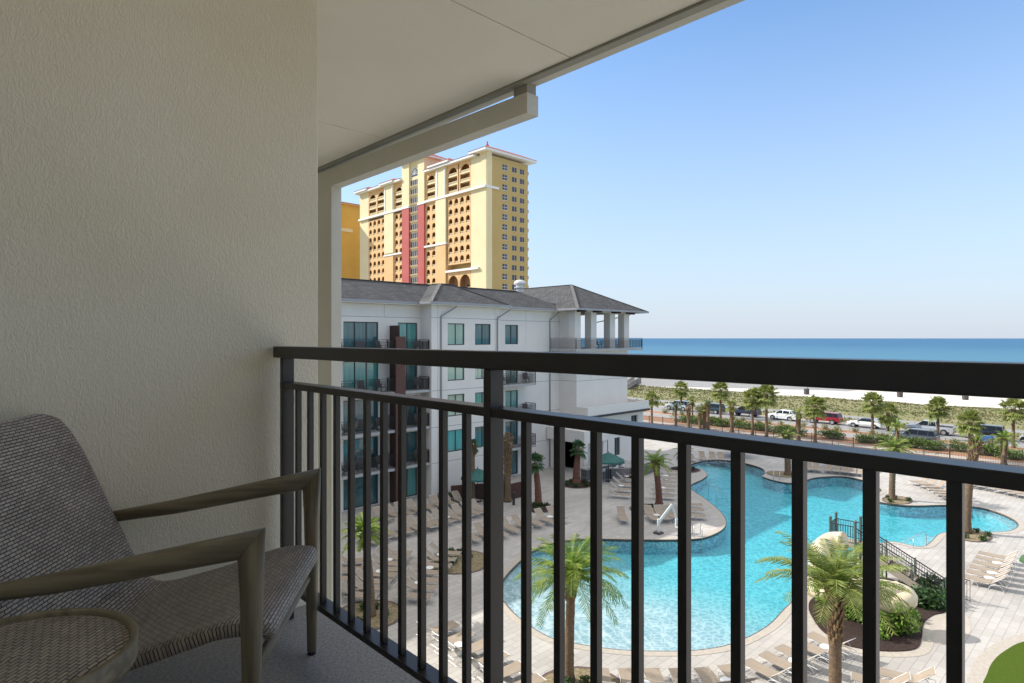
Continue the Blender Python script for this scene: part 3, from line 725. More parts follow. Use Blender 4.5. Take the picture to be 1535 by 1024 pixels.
mb = MB(); mb.box((X(56.5),Y(45.6),12.301),(X(57.42),Y(46.5),EZ+.02)); mb.build('column', 'render_wall', wing)
# beams + dark rafter ends + soffit + roof
mb = MB(); mb.box((X(48.1),Y(40.98),EZ+.022),(X(57.4),Y(41.7),16.37)); mb.box((X(56.6),Y(41.7),EZ+.022),(X(57.38),Y(51.5),16.37)); mb.box((X(48.1),Y(41.7),EZ+.022),(X(48.9),Y(51.5),16.37)); mb.build('beam', 'render_wall', wing)
for u in (48.5,51.1,54.35,56.95):
    mb = MB(); mb.box((X(u-.14),Y(39.9),16.1),(X(u+.14),Y(40.97),16.36)); mb.build('rafter_end', 'dark_brown_panel', wing)
mb = MB(); mb.box((X(57.44),Y(41.2),16.1),(X(58.9),Y(41.5),16.36)); mb.build('rafter_end', 'dark_brown_panel', wing)
mb = MB(); t = 6.15; e = 16.4
A = [(47,39.7),(59.3,39.7),(59.3,60.0),(47,60.0)]
vs = [(X(a),Y(b),e) for a,b in A]+[(X(53.15),Y(45.85),e+t*.5),(X(53.15),Y(53.85),e+t*.5)]
mb.add(vs, [(0,1,4),(1,2,5,4),(2,3,5),(3,0,4,5),(3,2,1,0)])
rf2 = mb.build('roof', 'shingles', wing)
caps(rf2, [((47,39.7,e),(53.15,45.85,e+t*.5)),((59.3,39.7,e),(53.15,45.85,e+t*.5)),((53.15,45.85,e+t*.5),(53.15,53.85,e+t*.5))])
mb = MB(); mb.box((X(46.93),Y(39.62),e-.17),(X(59.38),Y(39.72),e+.02)); mb.box((X(59.28),Y(39.72),e-.17),(X(59.38),Y(60),e+.02)); mb.box((X(46.93),Y(39.72),e-.17),(X(47.02),Y(42.4),e+.02)); mb.build('gutter', 'gutter', wing)
mb = MB(); mb.tube([(X(57.9),Y(41.0),16.2),(X(57.75),Y(41.2),16.0),(X(56.9),Y(45.5),15.2),(X(56.9),Y(45.5),12.4)], .06, 8); mb.build('downspout', 'gutter', wing, smooth=True)
# ---- single storey podium towards the sea and pool bar
mb = MB(); hs = [(50.7,51.8,.05,2.8),(52.9,53.9,.9,2.8),(55.9,57.1,3.7,4.9)]
PP = lambda a,d,z: (a-40, 39.6-d-46, z)
facade(mb, 48.3, 58.2, 0, 5.2, hs, PP, .3)
mb.box((X(48.3),Y(39.95),0),(X(58.2),Y(52),5.2))
mb.box((X(48.1),Y(39.2),5.2),(X(58.25),Y(52.5),5.5)); mb.build('podium_wall', 'render_wall', wing)
for h in hs: window(wing, PP, h[0],h[1],h[2],h[3], 'glass_dark', 2, 'window' if h[2] > .5 else 'door', rev=.2)
mb = MB(); mb.box((X(47.6),Y(38.9),5.55),(X(58.3),Y(39.1),6.46)); mb.box((X(58.1),Y(39.101),5.55),(X(58.3),Y(52.6),6.46)); mb.box((X(47.6),Y(39.101),5.55),(X(47.8),Y(40.9),6.46)); mb.box((X(47.6),Y(39.1),5.501),(X(58.1),Y(52),5.56)); mb.build('parapet', 'render_wall', wing)
mb = MB(); mb.box((X(47.5),Y(38.8),5.38),(X(58.4),Y(38.9),5.60)); mb.build('parapet_trim', 'dark_frame', wing)
# bar bay
mb = MB(); mb.box((X(46.2),Y(38.2),3.1),(X(49.9),Y(43.2),4.3)); mb.box((X(46.2),Y(38.2),0),(X(46.75),Y(38.75),3.1)); mb.box((X(49.3),Y(38.3),0),(X(49.9),Y(38.9),3.1)); mb.build('bar_canopy', 'render_wall', wing)
mb = MB(); mb.box((X(47.0),Y(42.9),.05),(X(50.0),Y(43.25),3.1)); mb.build('bar_opening', 'glass_dark', wing)

cnt = thing('bar_counter', 'grey stone pool bar counter with pale top under the podium canopy', 'bar counter', (47.5,37.2,0))
mb = MB(); mb.box((-2.6,-.35,0),(3.4,.35,1.0)); mb.build('stone_base', 'stone_block', cnt)
mb = MB(); mb.box((-2.75,-.5,1.0),(3.55,.5,1.1)); mb.build('counter_top', 'balcony_slab', cnt)
for i in range(5):
    s = thing('bar_stool', f'{nth(i)} white bar stool from the left along the stone bar counter', 'bar stool', (45.6+i*1.05,36.35,0), 0, 'bar stools at the counter')
    mb = MB()
    for a in (-.18,.18):
        for b in (-.18,.18): mb.tube([(a,b,0),(a*.8,b*.8,.72)], .018, 5)
    mb.bar((-.17,-.17,.3),(.17,-.17,.3),.02,.02); mb.bar((-.17,.17,.3),(.17,.17,.3),.02,.02); mb.build('leg_frame', 'white_metal', s)
    mb = MB(); mb.box((-.2,-.2,.72),(.2,.2,.76)); mb.box((-.2,-.2,.76),(.2,-.17,1.0)); mb.build('seat', 'plastic_white', s)
# curved low stone wall beside the bar
cw = [G(x,y) for x,y in [(898,716),(915,717),(943,716),(965,712),(983,704),(992,697)]]
cw = [tuple(p) for p in cw]; mb = MB()
for a,b in zip(cw[:-1], cw[1:]): mb.bar((a[0],a[1],.45),(b[0],b[1],.45), .5, .9)
o = mb.build('curved_wall', 'stone_block'); tag(o, 'low curved grey stone wall beside the green umbrella near the pool bar', 'wall')

# patio furniture on the far balconies and the terrace
pc = thing('patio_chair', 'x', 'chair', (0,0,-50))
mb = MB(); mb.box((-.26,-.26,.38),(.26,.26,.43)); mb.build('seat', 'patio_dark', pc)
mb = MB(); mb.add([(-.26,.22,.40),(.26,.22,.40),(.25,.40,1.0),(-.25,.40,1.0),(-.26,.26,.40),(.26,.26,.40),(.25,.44,1.0),(-.25,.44,1.0)], [(0,1,2,3),(5,4,7,6),(3,2,6,7),(1,5,6,2),(4,0,3,7)]); mb.build('backrest', 'patio_dark', pc)
for a in (-.25,.25):
    for b in (-.24,.24): mb = MB(); mb.tube([(a,b,0),(a,b,.4)], .02, 5); mb.build('leg', 'patio_dark', pc)
    mb = MB(); mb.bar((a,-.24,.62),(a,.3,.62),.05,.03); mb.bar((a,-.22,.4),(a,-.22,.62),.03,.03); mb.build('armrest', 'patio_dark', pc)
reg(0)
used = [0]
def put(proto, first, loc, rz, label, group):
    if first[0] == 0:
        first[0] = 1; proto.location = loc; proto.rotation_euler = (0,0,rz); proto['label'] = label; proto['group'] = group; return proto
    return dup(proto, loc, rz, label, group)
fn = {12.2:'top floor', 9.1:'third floor', 6.05:'second floor', 3.0:'first floor', 9.0:'third floor', 5.95:'second floor', 2.95:'first floor'}
for fz in floors:
    for i,(u,r) in enumerate(((23.0,.5),(24.5,-.4),(26.3,.3),(29.8,-.5))):
        w = ['leftmost','middle','right hand'][i]+' of three dark chairs on the %s balcony left of brown pier' % fn[fz] if i < 3 else 'single dark patio chair on the %s balcony right of the brown pier' % fn[fz]
        put(pc, used, (u,42.6,fz), r, w, 'dark patio chairs on the balconies')
for fz in (9.0,5.95,2.95):
    for i,(u,r) in enumerate(((39.9,.4),(42.6,-.5))):
        put(pc, used, (u,42.6,fz), r, ['left','right'][i]+' dark patio chair on the %s balcony near the grey downspout' % fn[fz], 'dark patio chairs on the balconies')
for i,(u,v,r) in enumerate(((49.6,41.9,.4),(50.3,43.2,2.6),(52.6,41.5,0),(53.2,43.4,3),(55.4,41.4,.3),(56.0,43,-2.4))):
    put(pc, used, (u,v,12.3), r, f'{nth(i)} dark terrace chair from the left under the corner pavilion roof', 'dark chairs on the pavilion terrace')
for i,(u,v) in enumerate(((50.1,42.4),(54.5,41.9))):
    t = thing('terrace_table', ['left','right'][i]+' white table among the dark chairs under the corner pavilion', 'table', (u,v,12.3), 0, 'white tables on the pavilion terrace')
    mb = MB(); mb.lathe([(.45,.70),(.45,.74)], 20); mb.build('table_top', 'plastic_white', t)
    mb = MB(); mb.lathe([(.25,0),(.25,.03),(.03,.05),(.03,.7)], 12); mb.build('pedestal', 'white_metal', t)

# ================================================================ CONDO TOWER (face A: plane x=122.8, y 139.9..214.5 ; face B: plane y=139.9, x 122.8..140.8)
tw = thing('condo_tower', 'tall cream and mustard condominium tower with red stripes and arched balconies', 'building', (122.8,139.9,0))
def TB(mb, u0,u1,v0,v1,z0,z1,mi=0): mb.box((u0-122.8,v0-139.9,z0),(u1-122.8,v1-139.9,z1),mi)
mb = MB()
TB(mb,125.3,140.8,139.9,214.6,0,69.3); mb.build('core_wall', 'tower_mustard', tw)
for a_ in ((122.8,125.29,139.9,147.0,0,69.3),(122.8,125.29,208.2,214.6,0,69.3),(122.3,125.28,159.3,164.8,44.4,69.3),(122.3,125.28,190.3,196.3,44.4,69.3),(122.25,125.25,171.1,174.8,59.6,75),(122.25,125.25,180.1,184.5,59.6,75),(122.9,125.2,174.8,180.1,0,75),):
    mb = MB(); TB(mb,*a_); mb.build('cream_wall', 'tower_cream', tw)
for a_ in ((122.795,122.9,139.895,142.9,0,70.3),(122.9,124.9,139.6,139.9,0,70.3),):
    mb = MB(); TB(mb,*a_); mb.build('corner_strip', 'tower_cream', tw)
for a_ in ((122.3,125.28,159.3,164.8,0,44.3),(122.3,125.28,190.3,196.3,0,43.6),):
    mb = MB(); TB(mb,*a_); mb.build('peach_wall', 'tower_peach', tw)
for a_ in ((122.2,125.28,171.1,174.8,0,59),(122.2,125.28,180.1,184.5,0,59),):
    mb = MB(); TB(mb,*a_); mb.build('red_stripe', 'tower_red', tw)
mb = MB()
for a_ in ((122.1,125.3,139.7,171.0,59.2,59.9),(122.1,125.3,184.6,214.7,59.0,59.7),(122.05,125,171.0,174.85,59.0,59.8),(122.05,125,180.05,184.6,59.0,59.8),(122.8,127.9,139.55,139.9,59.2,59.9),(122.1,125.3,159.0,171.0,44.0,44.6),(122.1,125.3,184.6,196.4,43.4,44.0),(122.1,125.3,143,159.1,34.6,35.3),(122.15,122.3,159.6,160.1,59.9,68.5),(122.15,122.3,163.6,164.1,59.9,68.5),(122.15,122.3,190.6,191.1,59.9,68.5),(122.15,122.3,195.4,195.9,59.9,68.5),):
    mb = MB(); TB(mb,*a_); mb.build('white_band', 'tower_white', tw)
# arched cell prototypes: front panel at x=0 with arched hole, real recess behind, balustrade
def cell(w, h, aw, ah, zb, mat, recess=1.7, bal=.72, floors_=0):
    r = aw/2; zs = zb+ah-r
    arch = [(-r,zb),(r,zb)]+[(r*math.cos(t), zs+r*math.sin(t)) for t in [math.pi*k/10 for k in range(0,11)]]
    outer = [(-w/2,0),(w/2,0),(w/2,h),(-w/2,h)]
    mb = MB()
    tris = tessellate_polygon([[Vector((p[0],p[1],0)) for p in outer],[Vector((p[0],p[1],0)) for p in arch]])
    fl = outer+arch
    for t in tris:
        a,b,c = [fl[i] for i in t]; cr = (b[0]-a[0])*(c[1]-a[1])-(c[0]-a[0])*(b[1]-a[1])
        if abs(cr) < 1e-9: continue
        t = t if cr < 0 else (t[0],t[2],t[1])
        mb.add([(0,fl[i][0],fl[i][1]) for i in t], [(0,1,2)], 0)
    n = len(arch)
    mb.add([(0,p[0],p[1]) for p in arch]+[(.35,p[0],p[1]) for p in arch], [(i,n+i,n+(i+1)%n,(i+1)%n) for i in range(n)], 0)
    b = w/2-.03
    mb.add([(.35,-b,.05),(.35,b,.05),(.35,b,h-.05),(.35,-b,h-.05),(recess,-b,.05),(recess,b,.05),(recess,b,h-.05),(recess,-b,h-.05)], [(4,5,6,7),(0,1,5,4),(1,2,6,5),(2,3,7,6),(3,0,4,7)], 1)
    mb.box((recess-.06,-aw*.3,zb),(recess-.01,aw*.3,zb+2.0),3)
    zz = [zb]+[zb+floors_*k for k in range(1,int((ah-1)/floors_)+1)] if floors_ else [zb]
    for z in zz:
        mb.box((.10,-r+.02,z),(.16,r-.02,z+.12),2); mb.box((.10,-r+.02,z+bal-.12),(.16,r-.02,z+bal),2); [mb.box((.11,-r+.05+q*.26,z+.12),(.15,-r+.17+q*.26,z+bal-.12),2) for q in range(int((2*r-.1)/.26))]
        if z > zb: mb.box((.05,-r+.01,z-.35),(1.2,r-.01,z-.01),2)
    return mb
protos = {}
def cells(key, mbx, mat, vs, zs, lab):
    first = None
    for z in zs:
        for v in vs:
            if first is None:
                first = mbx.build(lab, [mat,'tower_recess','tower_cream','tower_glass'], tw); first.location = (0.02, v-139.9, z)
            else:
                o = first.copy(); C.objects.link(o); o.parent = tw; o.location = (0.02, v-139.9, z)
        # note: copies share mesh data
small = cell(2.84, 3.05, 1.95, 2.3, .38, 'tower_peach')
zs = [58.55-.37-3.05*k+.0 for k in range(1, 9)]
vsR = [148.58+2.92*k-.0 for k in range(4)]
small = cell(2.92, 3.07, 1.9, 2.3, .38, 'tower_peach')
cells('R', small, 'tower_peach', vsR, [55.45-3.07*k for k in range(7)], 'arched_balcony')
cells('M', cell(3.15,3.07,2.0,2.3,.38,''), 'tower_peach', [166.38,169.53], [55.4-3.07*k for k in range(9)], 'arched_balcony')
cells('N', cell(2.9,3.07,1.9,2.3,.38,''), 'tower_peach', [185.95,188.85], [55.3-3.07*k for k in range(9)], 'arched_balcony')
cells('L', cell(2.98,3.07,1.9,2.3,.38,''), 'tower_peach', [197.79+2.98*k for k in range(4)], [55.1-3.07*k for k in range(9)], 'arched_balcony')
cells('bR', cell(5.85,9.0,4.9,8.1,.3,'',2.3,.8,2.75), 'tower_peach', [150.02,155.87+.45], [59.95], 'tall_arched_balcony')
cells('bM', cell(5.9,8.6,4.6,7.8,.3,'',2.3,.95,2.65), 'tower_peach', [167.95], [59.95], 'tall_arched_balcony')
cells('bN', cell(5.7,8.2,4.5,7.5,.3,'',2.3,.95,2.6), 'tower_peach', [187.4], [59.75], 'tall_arched_balcony')
cells('bL', cell(5.95,8.6,5.0,7.8,.3,'',2.3,.95,2.7), 'tower_peach', [199.3,205.25], [59.75], 'tall_arched_balcony')
cells('lowR', cell(5.85,6.4,5.2,5.0,.4,'',2.3,.95), 'tower_peach', [150.02,156.0], [28.1], 'wide_arched_balcony')
for a_ in ((122.84,125.28,147.0,159.3,0,28.0),(122.84,125.28,164.8,171.1,0,27.7),(122.84,125.28,184.5,190.3,0,27.7),(122.84,125.28,196.3,208.2,0,27.4),(122.84,125.28,147.0,159.3,68.95,69.3),(122.84,125.28,164.8,171.1,68.5,69.3),(122.84,125.28,184.5,190.3,67.9,69.3),(122.84,125.28,196.3,208.2,68.3,69.3),(122.84,125.28,147.0,159.3,34.5,34.6),(122.84,124.5,147.0,159.3,58.5,59.2),(122.84,124.5,164.8,171.1,58.4,59.2),):
    mb = MB(); TB(mb,*a_); mb.build('peach_wall', 'tower_peach', tw)
# centre strip windows
def tglass(par, u0,u1,v0,v1,z0,z1, face='A', cross=False):
    mb = MB()
    if face == 'A':
        TB(mb,u0-.10,u0,v0,v1,z0,z1); w = mb.build('window','tower_glass',par)
        m2 = MB(); n = 4
        for k in range(n+1): c = v0+(v1-v0)*k/n; TB(m2,u0-.14,u0-.08,c-.05,c+.05,z0,z1)
        TB(m2,u0-.5,u0,v0-.1,v1+.1,z0-.35,z0-.25); TB(m2,u0-.52,u0-.46,v0-.1,v1+.1,z0-.05,z0+.03)
        m2.build('window_frame','tower_cream',w)
    else:
        TB(mb,u0,u1,139.84,139.9,z0,z1); w = mb.build('window','tower_glass',par)
        m2 = MB()
        c = (u0+u1)/2; TB(m2,c-.04,c+.04,139.8,139.85,z0,z1); zc = z0+(z1-z0)*.5
        if cross: TB(m2,u0,u1,139.795,139.84,zc-.06,zc+.06)
        TB(m2,u0-.08,u1+.08,139.75,139.9,z0-.12,z0); m2.build('window_frame','tower_cream' if not cross else 'tower_white',w)
    return w
for k in range(14):
    z = 66.4-3.08*k; tglass(tw,122.9,0,175.1,179.8,z,z+2.0)
# arched top window
arc = [(-2.0,69.7),(2.0,69.7)]+[(2.0*math.cos(t),70.4+2.0*math.sin(t)) for t in [math.pi*k/12 for k in range(13)]]
mb = MB(); mb.add([(0,p[0],p[1]) for p in arc]+[(.1,p[0],p[1]) for p in arc], [tuple(range(len(arc)))[::-1]]+[(i,(i+1)%len(arc),len(arc)+(i+1)%len(arc),len(arc)+i) for i in range(len(arc))])
aw_ = mb.build('arched_window','tower_glass',tw); aw_.location = (0.0,177.45-139.9,0)
mb = MB()
for t in (.5,1.05,1.57,2.1,2.64): mb.bar((-.03,0,70.3),(-.03,1.95*math.cos(t),70.3+1.95*math.sin(t)),.1,.1)
mb.bar((-.03,-2,70.3),(-.03,2,70.3),.12,.12); mb.tube([(-.03,1.1*math.cos(t),70.3+1.1*math.sin(t)) for t in [math.pi*k/8 for k in range(9)]],.06,4); mb.build('window_frame','tower_white',aw_)
# face B windows
for k in range(19):
    z = 65.7-3.09*k
    if z < 8: continue
    tglass(tw,129.6,131.45,0,0,z,z+1.7,'B',True); tglass(tw,133.75,135.6,0,0,z,z+1.65,'B'); tglass(tw,137.25,139.0,0,0,z,z+1.65,'B')
# sea side balconies seen edge on
for k in range(17):
    z = 67.2-3.07*k
    mb = MB(); TB(mb,140.81,141.9,140.6,144.5,z-.9,z-.7); TB(mb,141.8,141.9,140.6,144.5,z-.7,z+.2); mb.build('side_balcony','tower_cream',tw)
# roofs: red tiled hips with white cornices
def troof(u0,u1,v0,v1,z,rise,name='tiled_roof'):
    mb = MB(); a = min(u1-u0,v1-v0)/2
    A = [(u0,v0),(u1,v0),(u1,v1),(u0,v1)]
    if (v1-v0) >= (u1-u0): B = [((u0+u1)/2,v0+a),((u0+u1)/2,v1-a)]; F_ = [(0,1,4),(1,2,5,4),(2,3,5),(3,0,4,5),(3,2,1,0)]
    else: B = [(u0+a,(v0+v1)/2),(u1-a,(v0+v1)/2)]; F_ = [(0,1,5,4),(1,2,5),(2,3,4,5),(3,0,4),(3,2,1,0)]
    mb.add([(p[0]-122.8,p[1]-139.9,z) for p in A]+[(p[0]-122.8,p[1]-139.9,z+rise) for p in B], F_)
    r = mb.build(name,'terracotta',tw)
    mb = MB(); TB(mb,u0+.15,u1-.15,v0+.15,v1-.15,z-.75,z-.01); mb.build('cornice','tower_white',r)
troof(121.3,142.9,144.2,170.9,70.1,1.6); troof(121.3,142.9,184.7,215.9,70.1,1.6); troof(121.0,143.5,138.2,146.6,70.9,2.0); troof(120.9,127.2,156.5,168,70.9,1.6); troof(120.9,127,189,198,70.4,1.5)
troof(120.8,131.5,169.9,185.8,75.8,2.6); troof(120.9,128,207,216.4,70.6,1.6)
mb = MB(); TB(mb,125.3,130.5,171.1,184.5,69.3,75.0); mb.build('cream_wall','tower_cream',tw)
mb = MB(); TB(mb,126,126.7,143,143.7,72.0,73.6); TB(mb,126.2,126.5,143.2,143.5,73.6,74.6); mb.build('chimney','terracotta',tw)

t2 = thing('orange_tower', 'saturated orange yellow condominium tower, partly hidden at the left of the cream tower', 'building', (115,230,0))
mb = MB(); mb.box((-5,0,0),(26,60,68.3)); mb.build('wall','tower_orange',t2)
mb = MB(); mb.add([(-6.5,-1.5,69),(27.5,-1.5,69),(27.5,61,69),(-6.5,61,69),(10,15,72.5),(10,45,72.5)], [(0,1,4),(1,2,5,4),(2,3,5),(3,0,4,5),(3,2,1,0)]); mb.build('tiled_roof','terracotta',t2)
mb = MB(); mb.box((-6,-1,68.3),(27,60.6,68.98)); mb.build('cornice','tower_peach',t2)
mb = MB(); mb.box((5.5,-.2,57.2),(13.2,0,58.6)); mb.build('white_band','tower_cream',t2)
for k in range(16):
    z = 64-3.05*k; mb = MB(); mb.box((19,-.06,z),(21,0,z+1.7)); mb.build('window','tower_glass',t2)
# ================================================================ PLANTS
def feather_crown(mb, R, n, rnd, up=.6, mi=0, nl=26, wl=.30, droop=1.0, wid=.03):
    for i in range(n):
        a = 2*math.pi*(i*.618)+rnd.uniform(-.2,.2); f = i/n
        el = math.radians(82-95*f*(1.15-.4*up)+rnd.uniform(-6,6)); L = R*rnd.uniform(.85,1.1)*(1 if f > .2 else .8)
        pts = []; p = Vector((0,0,0)); e = el
        seg = 9
        for s in range(seg+1):
            pts.append(p.copy()); e -= droop*(.05+.13*s/seg)*(1+.4*rnd.random())
            p = p+Vector((math.cos(a)*math.cos(e), math.sin(a)*math.cos(e), math.sin(e)))*(L/seg)
        sd = Vector((-math.sin(a), math.cos(a), 0))
        for s in range(seg):
            w = .022*(1-s/seg)+.006
            mb.add([pts[s]-sd*w, pts[s]+sd*w, pts[s+1]+sd*w*.8, pts[s+1]-sd*w*.8], [(0,1,2,3)], mi)
        for k in range(nl):
            t = .12+.88*k/nl; x = t*seg; s = min(int(x), seg-1); q = pts[s].lerp(pts[s+1], x-s); d = (pts[s+1]-pts[s]).normalized()
            upv = sd.cross(d); ll = wl*R*.62*math.sin(math.pi*(.12+.80*t))**.7*rnd.uniform(.8,1.15)
            for sg in (-1,1):
                tip = q+(sd*sg*.74+d*.62+upv*rnd.uniform(-.05,.35)-Vector((0,0,.12)))*ll
                m = q.lerp(tip,.45)+upv*.02; ww = d*wid
                mb.add([q-ww*.5, q+ww*.5, m+ww, tip, m-ww*.4], [(0,1,2,3,4)], mi)
def fan_crown(mb, R, n, rnd, mi=0, dry=0):
    for i in range(n):
        a = 2*math.pi*(i*.618)+rnd.uniform(-.25,.25); f = i/n
        el = math.radians(85-140*f+rnd.uniform(-12,12)); pl = R*rnd.uniform(.40,.62)
        d = Vector((math.cos(a)*math.cos(el), math.sin(a)*math.cos(el), math.sin(el)))
        c = d*pl-Vector((0,0,.08*R*f)); sd = Vector((-math.sin(a),math.cos(a),0)); up = sd.cross(d)
        mb.add([-sd*.02, sd*.02, c+sd*.015, c-sd*.015], [(0,1,2,3)], mi)
        nb = 15; fr = R*rnd.uniform(.42,.56)
        for k in range(nb):
            b = (k/(nb-1)-.5)*math.radians(230); dirn = d*math.cos(b)+sd*math.sin(b)
            mid = c+dirn*fr*.55+up*(.10*fr*math.cos(b)); tip = c+dirn*fr*rnd.uniform(.85,1.1)-Vector((0,0,.38*fr*rnd.uniform(.3,1.3)))
            pw = (sd*math.cos(b)-d*math.sin(b))*fr*.10
            mb.add([c, mid-pw, tip, mid+pw], [(0,1,2,3)], mi)
def trunk_mesh(h, r0, r1, rnd, boots=0, bend=0, lean=(0,0), n=12, bulge=1.0):
    mb = MB(); N = 26; prof = []
    pts = []; rr = []
    for i in range(N+1):
        t = i/N; r = r0+(r1-r0)*t+(.35*r0*max(0,1-t*9)); r *= 1+.06*(i%2)+rnd.uniform(-.03,.03)
        pts.append((lean[0]*t*t+bend*math.sin(t*3.1), lean[1]*t*t, h*t)); rr.append(r)
    mb.tube(pts, rr, n)
    bt = MB()
    if boots:
        z = h-boots; k = 0
        while z < h+.05:
            a = k*2.399; t = z/h; c = Vector((lean[0]*t*t, lean[1]*t*t, z)); dr = Vector((math.cos(a),math.sin(a),0)); s = Vector((-dr.y,dr.x,0))
            q = (z-(h-boots))/boots; rad = r1*(1.0+.35*bulge*q); L = .22*(1+.5*q)*(r1/.18)
            b = c+dr*rad*.8; tip = b+dr*(.11*bulge*(r1/.18)*(.6+q))+Vector((0,0,L)); w = .065*(r1/.18)
            bt.add([b-s*w-Vector((0,0,.05)), b+s*w-Vector((0,0,.05)), b+dr*.07+Vector((0,0,-.02)), tip-s*w*.5, tip+s*w*.5, tip+dr*.04], [(0,2,5,3),(2,1,4,5),(3,5,4),(0,3,4,1)])
            z += .020*(r1/.18); k += 1
    return mb, bt
def palm(kind, label, base, H, R, seed, crown='frond_date', lean=(0,0), r0=.2, r1=.17, boots=0, group=None, n=34, z0=0, tm='trunk', dead=0, up=.6, droop=1.0):
    rnd = random.Random(seed); t = thing('palm_tree', label, 'palm tree', (base[0],base[1],z0), 0, group)
    tm_, bt = trunk_mesh(H, r0, r1, rnd, boots, lean=lean)
    tr = tm_.build('trunk', tm, t, smooth=True)
    if boots: bt.build('leaf_bases', 'boots', tr)
    mb = MB()
    if kind == 'feather': feather_crown(mb, R, n, rnd, up=up, droop=droop)
    else: fan_crown(mb, R, n, rnd)
    mb.v = [(x+lean[0],y+lean[1],z+H) for x,y,z in mb.v]; cr = mb.build('crown', crown, t)
    if dead:
        mb = MB()
        for i in range(dead):
            a = rnd.uniform(0,6.28); d = Vector((math.cos(a),math.sin(a),0)); s = Vector((-d.y,d.x,0)); L = rnd.uniform(.6,1.3)*R*.8
            p = d*r1*.9; q = p+d*rnd.uniform(.1,.35)-Vector((0,0,L)); mb.add([p-s*.05,p+s*.05,q+s*rnd.uniform(.05,.16),q-s*.08], [(0,1,2,3)])
        mb.v = [(x+lean[0],y+lean[1],z+H) for x,y,z in mb.v]; mb.build('dead_fronds', 'frond_dry', t)
    return t
def palm_px(kind, label, bx, by, cy, R, seed, cx=None, **k):      # base on the ground at (bx,by) as surveyed, crown centre height from cy
    p = G(bx,by); H = ZAT(p, cy)
    ln = k.pop('lean', None)
    if cx is not None and ln is None:
        d = (cx-bx)/FPX*DEPTH(p); ln = (d*RT[0], d*RT[1])
    return palm(kind, label, p, H, R, seed, lean=ln or (0,0), **k)
# pool deck palms
palm_px('feather','bright green date palm with slim rough trunk in the round planter below the pool',853,1022,866,2.35,1,cx=857,crown='frond_bright',r0=.19,r1=.165,boots=.9,n=56)
planter(*G(872,1040),1.75)
palm('feather','large date palm standing in front of the beige water slide with thick rough trunk',G(1252,1075),ZAT(G(1252,1075),885),2.75,2,crown='frond_date',r0=.21,r1=.19,boots=1.9,n=54,up=1.1,droop=.9)
palm_px('feather','slim palm with bright yellow green crown behind the two loungers by the pool lift',988,757,694,1.65,3,cx=982,crown='frond_bright',r0=.27,r1=.2,boots=.8,n=26,tm='trunk_red',up=.2); planter(*G(975,764),1.5)
palm_px('fan','small green palm with thin reddish trunk between pool deck loungers and wing wall',807,757,694,1.05,4,cx=802,crown='frond_dark',r0=.3,r1=.19,n=26,tm='trunk_red'); planter(*G(808,762),1.2,'dark_mulch')
palm_px('fan','small palm with thick red trunk in a ring of low plants before the pool bar',864,724,673,1.0,5,cx=867,crown='frond_dark',r0=.36,r1=.22,n=22,tm='trunk_red'); planter(*G(864,726),1.5,'dark_mulch')
palm_px('feather','palm beside the metal pool ladder on the far side of the pool',1181,712,655,1.4,6,crown='frond_date',r0=.3,r1=.25,n=22,up=.2,cx=1179,boots=.5); planter(*G(1172,711),1.3)
palm_px('feather','feathery date palm on the small peninsula between the two pool lobes',1337,749,674,1.75,7,cx=1341,crown='frond_date',r0=.25,r1=.2,boots=.7,n=34); planter(*G(1345,750),1.5,ry=.9)
palm_px('feather','leaning palm with freshly trimmed shaggy top in the planter near the right hand loungers',1449,799,664,.75,8,cx=1463,crown='frond_bright',r0=.26,r1=.2,boots=2.6,n=14,up=-.2,droop=.4,dead=14); planter(*G(1458,803),1.55,ry=.9)
palm_px('feather','bright yellow green palm in the round planter below the balcony, left of the loungers',556,923,800,1.35,9,cx=546,crown='frond_bright',r0=.2,r1=.16,boots=.8,n=40); planter(*G(553,922),1.55,'planter_soil')
palm_px('fan','tall palm with dark ragged crown against the white wing wall by the green umbrella',708,752,668,.8,10,crown='frond_dark',r0=.24,r1=.2,boots=1.0,n=14,dead=8)
palm_px('fan','trimmed palm with criss cross shaggy trunk in front of the lower balcony',761,752,658,.7,11,crown='frond_dry',r0=.26,r1=.24,boots=3.2,n=8,dead=16)
palm_px('feather','small palm behind the slim yellow green palm, short dark trunk',1025,703,676,1.3,12,crown='frond_bright',r0=.28,r1=.22,n=16,up=0); planter(*G(1027,704),1.4,'dark_mulch')
# street palms
FAN = [(977,636,598,1.5,'leftmost cabbage palm by the corner of the white podium roof','frond_fan'),
 (1021,616,584,1.9,'cabbage palm in front of the silver car at the left end of the car row','frond_fan'),
 (1080,627,586,2.0,'tall cabbage palm standing between the dark green and the navy cars','frond_fan'),
 (1128,653,598,1.85,'cabbage palm before the navy car with drooping round crown and bare pale trunk','frond_fan'),
 (1149,655,592,1.95,'tall slim cabbage palm just left of the white crossover','frond_fan'),
 (1222,664,610,1.95,'dense cabbage palm standing in front of the red car','frond_fan'),
 (1308,649,604,1.95,'cabbage palm in front of the tail of the white sedan','frond_fan'),
 (1331,646,620,2.0,'low wide cabbage palm just right of the white sedan','frond_fan'),
 (1406,659,612,1.9,'cabbage palm in front of the bed of the silver pickup','frond_fan'),
 (1454,691,634,1.75,'full round cabbage palm near the fence in front of the black off-road car','frond_fan'),
 (1519,672,614,1.85,'rightmost cabbage palm with grey trunk beside the road','frond_fan')]
for i,(bx,by,cy,R,lb,cm) in enumerate(FAN):
    palm_px('fan', lb, bx, by, cy, R, 30+i, crown=cm, r0=.19, r1=.14, n=34, group='cabbage palms along the road', dead=4, boots=.6)
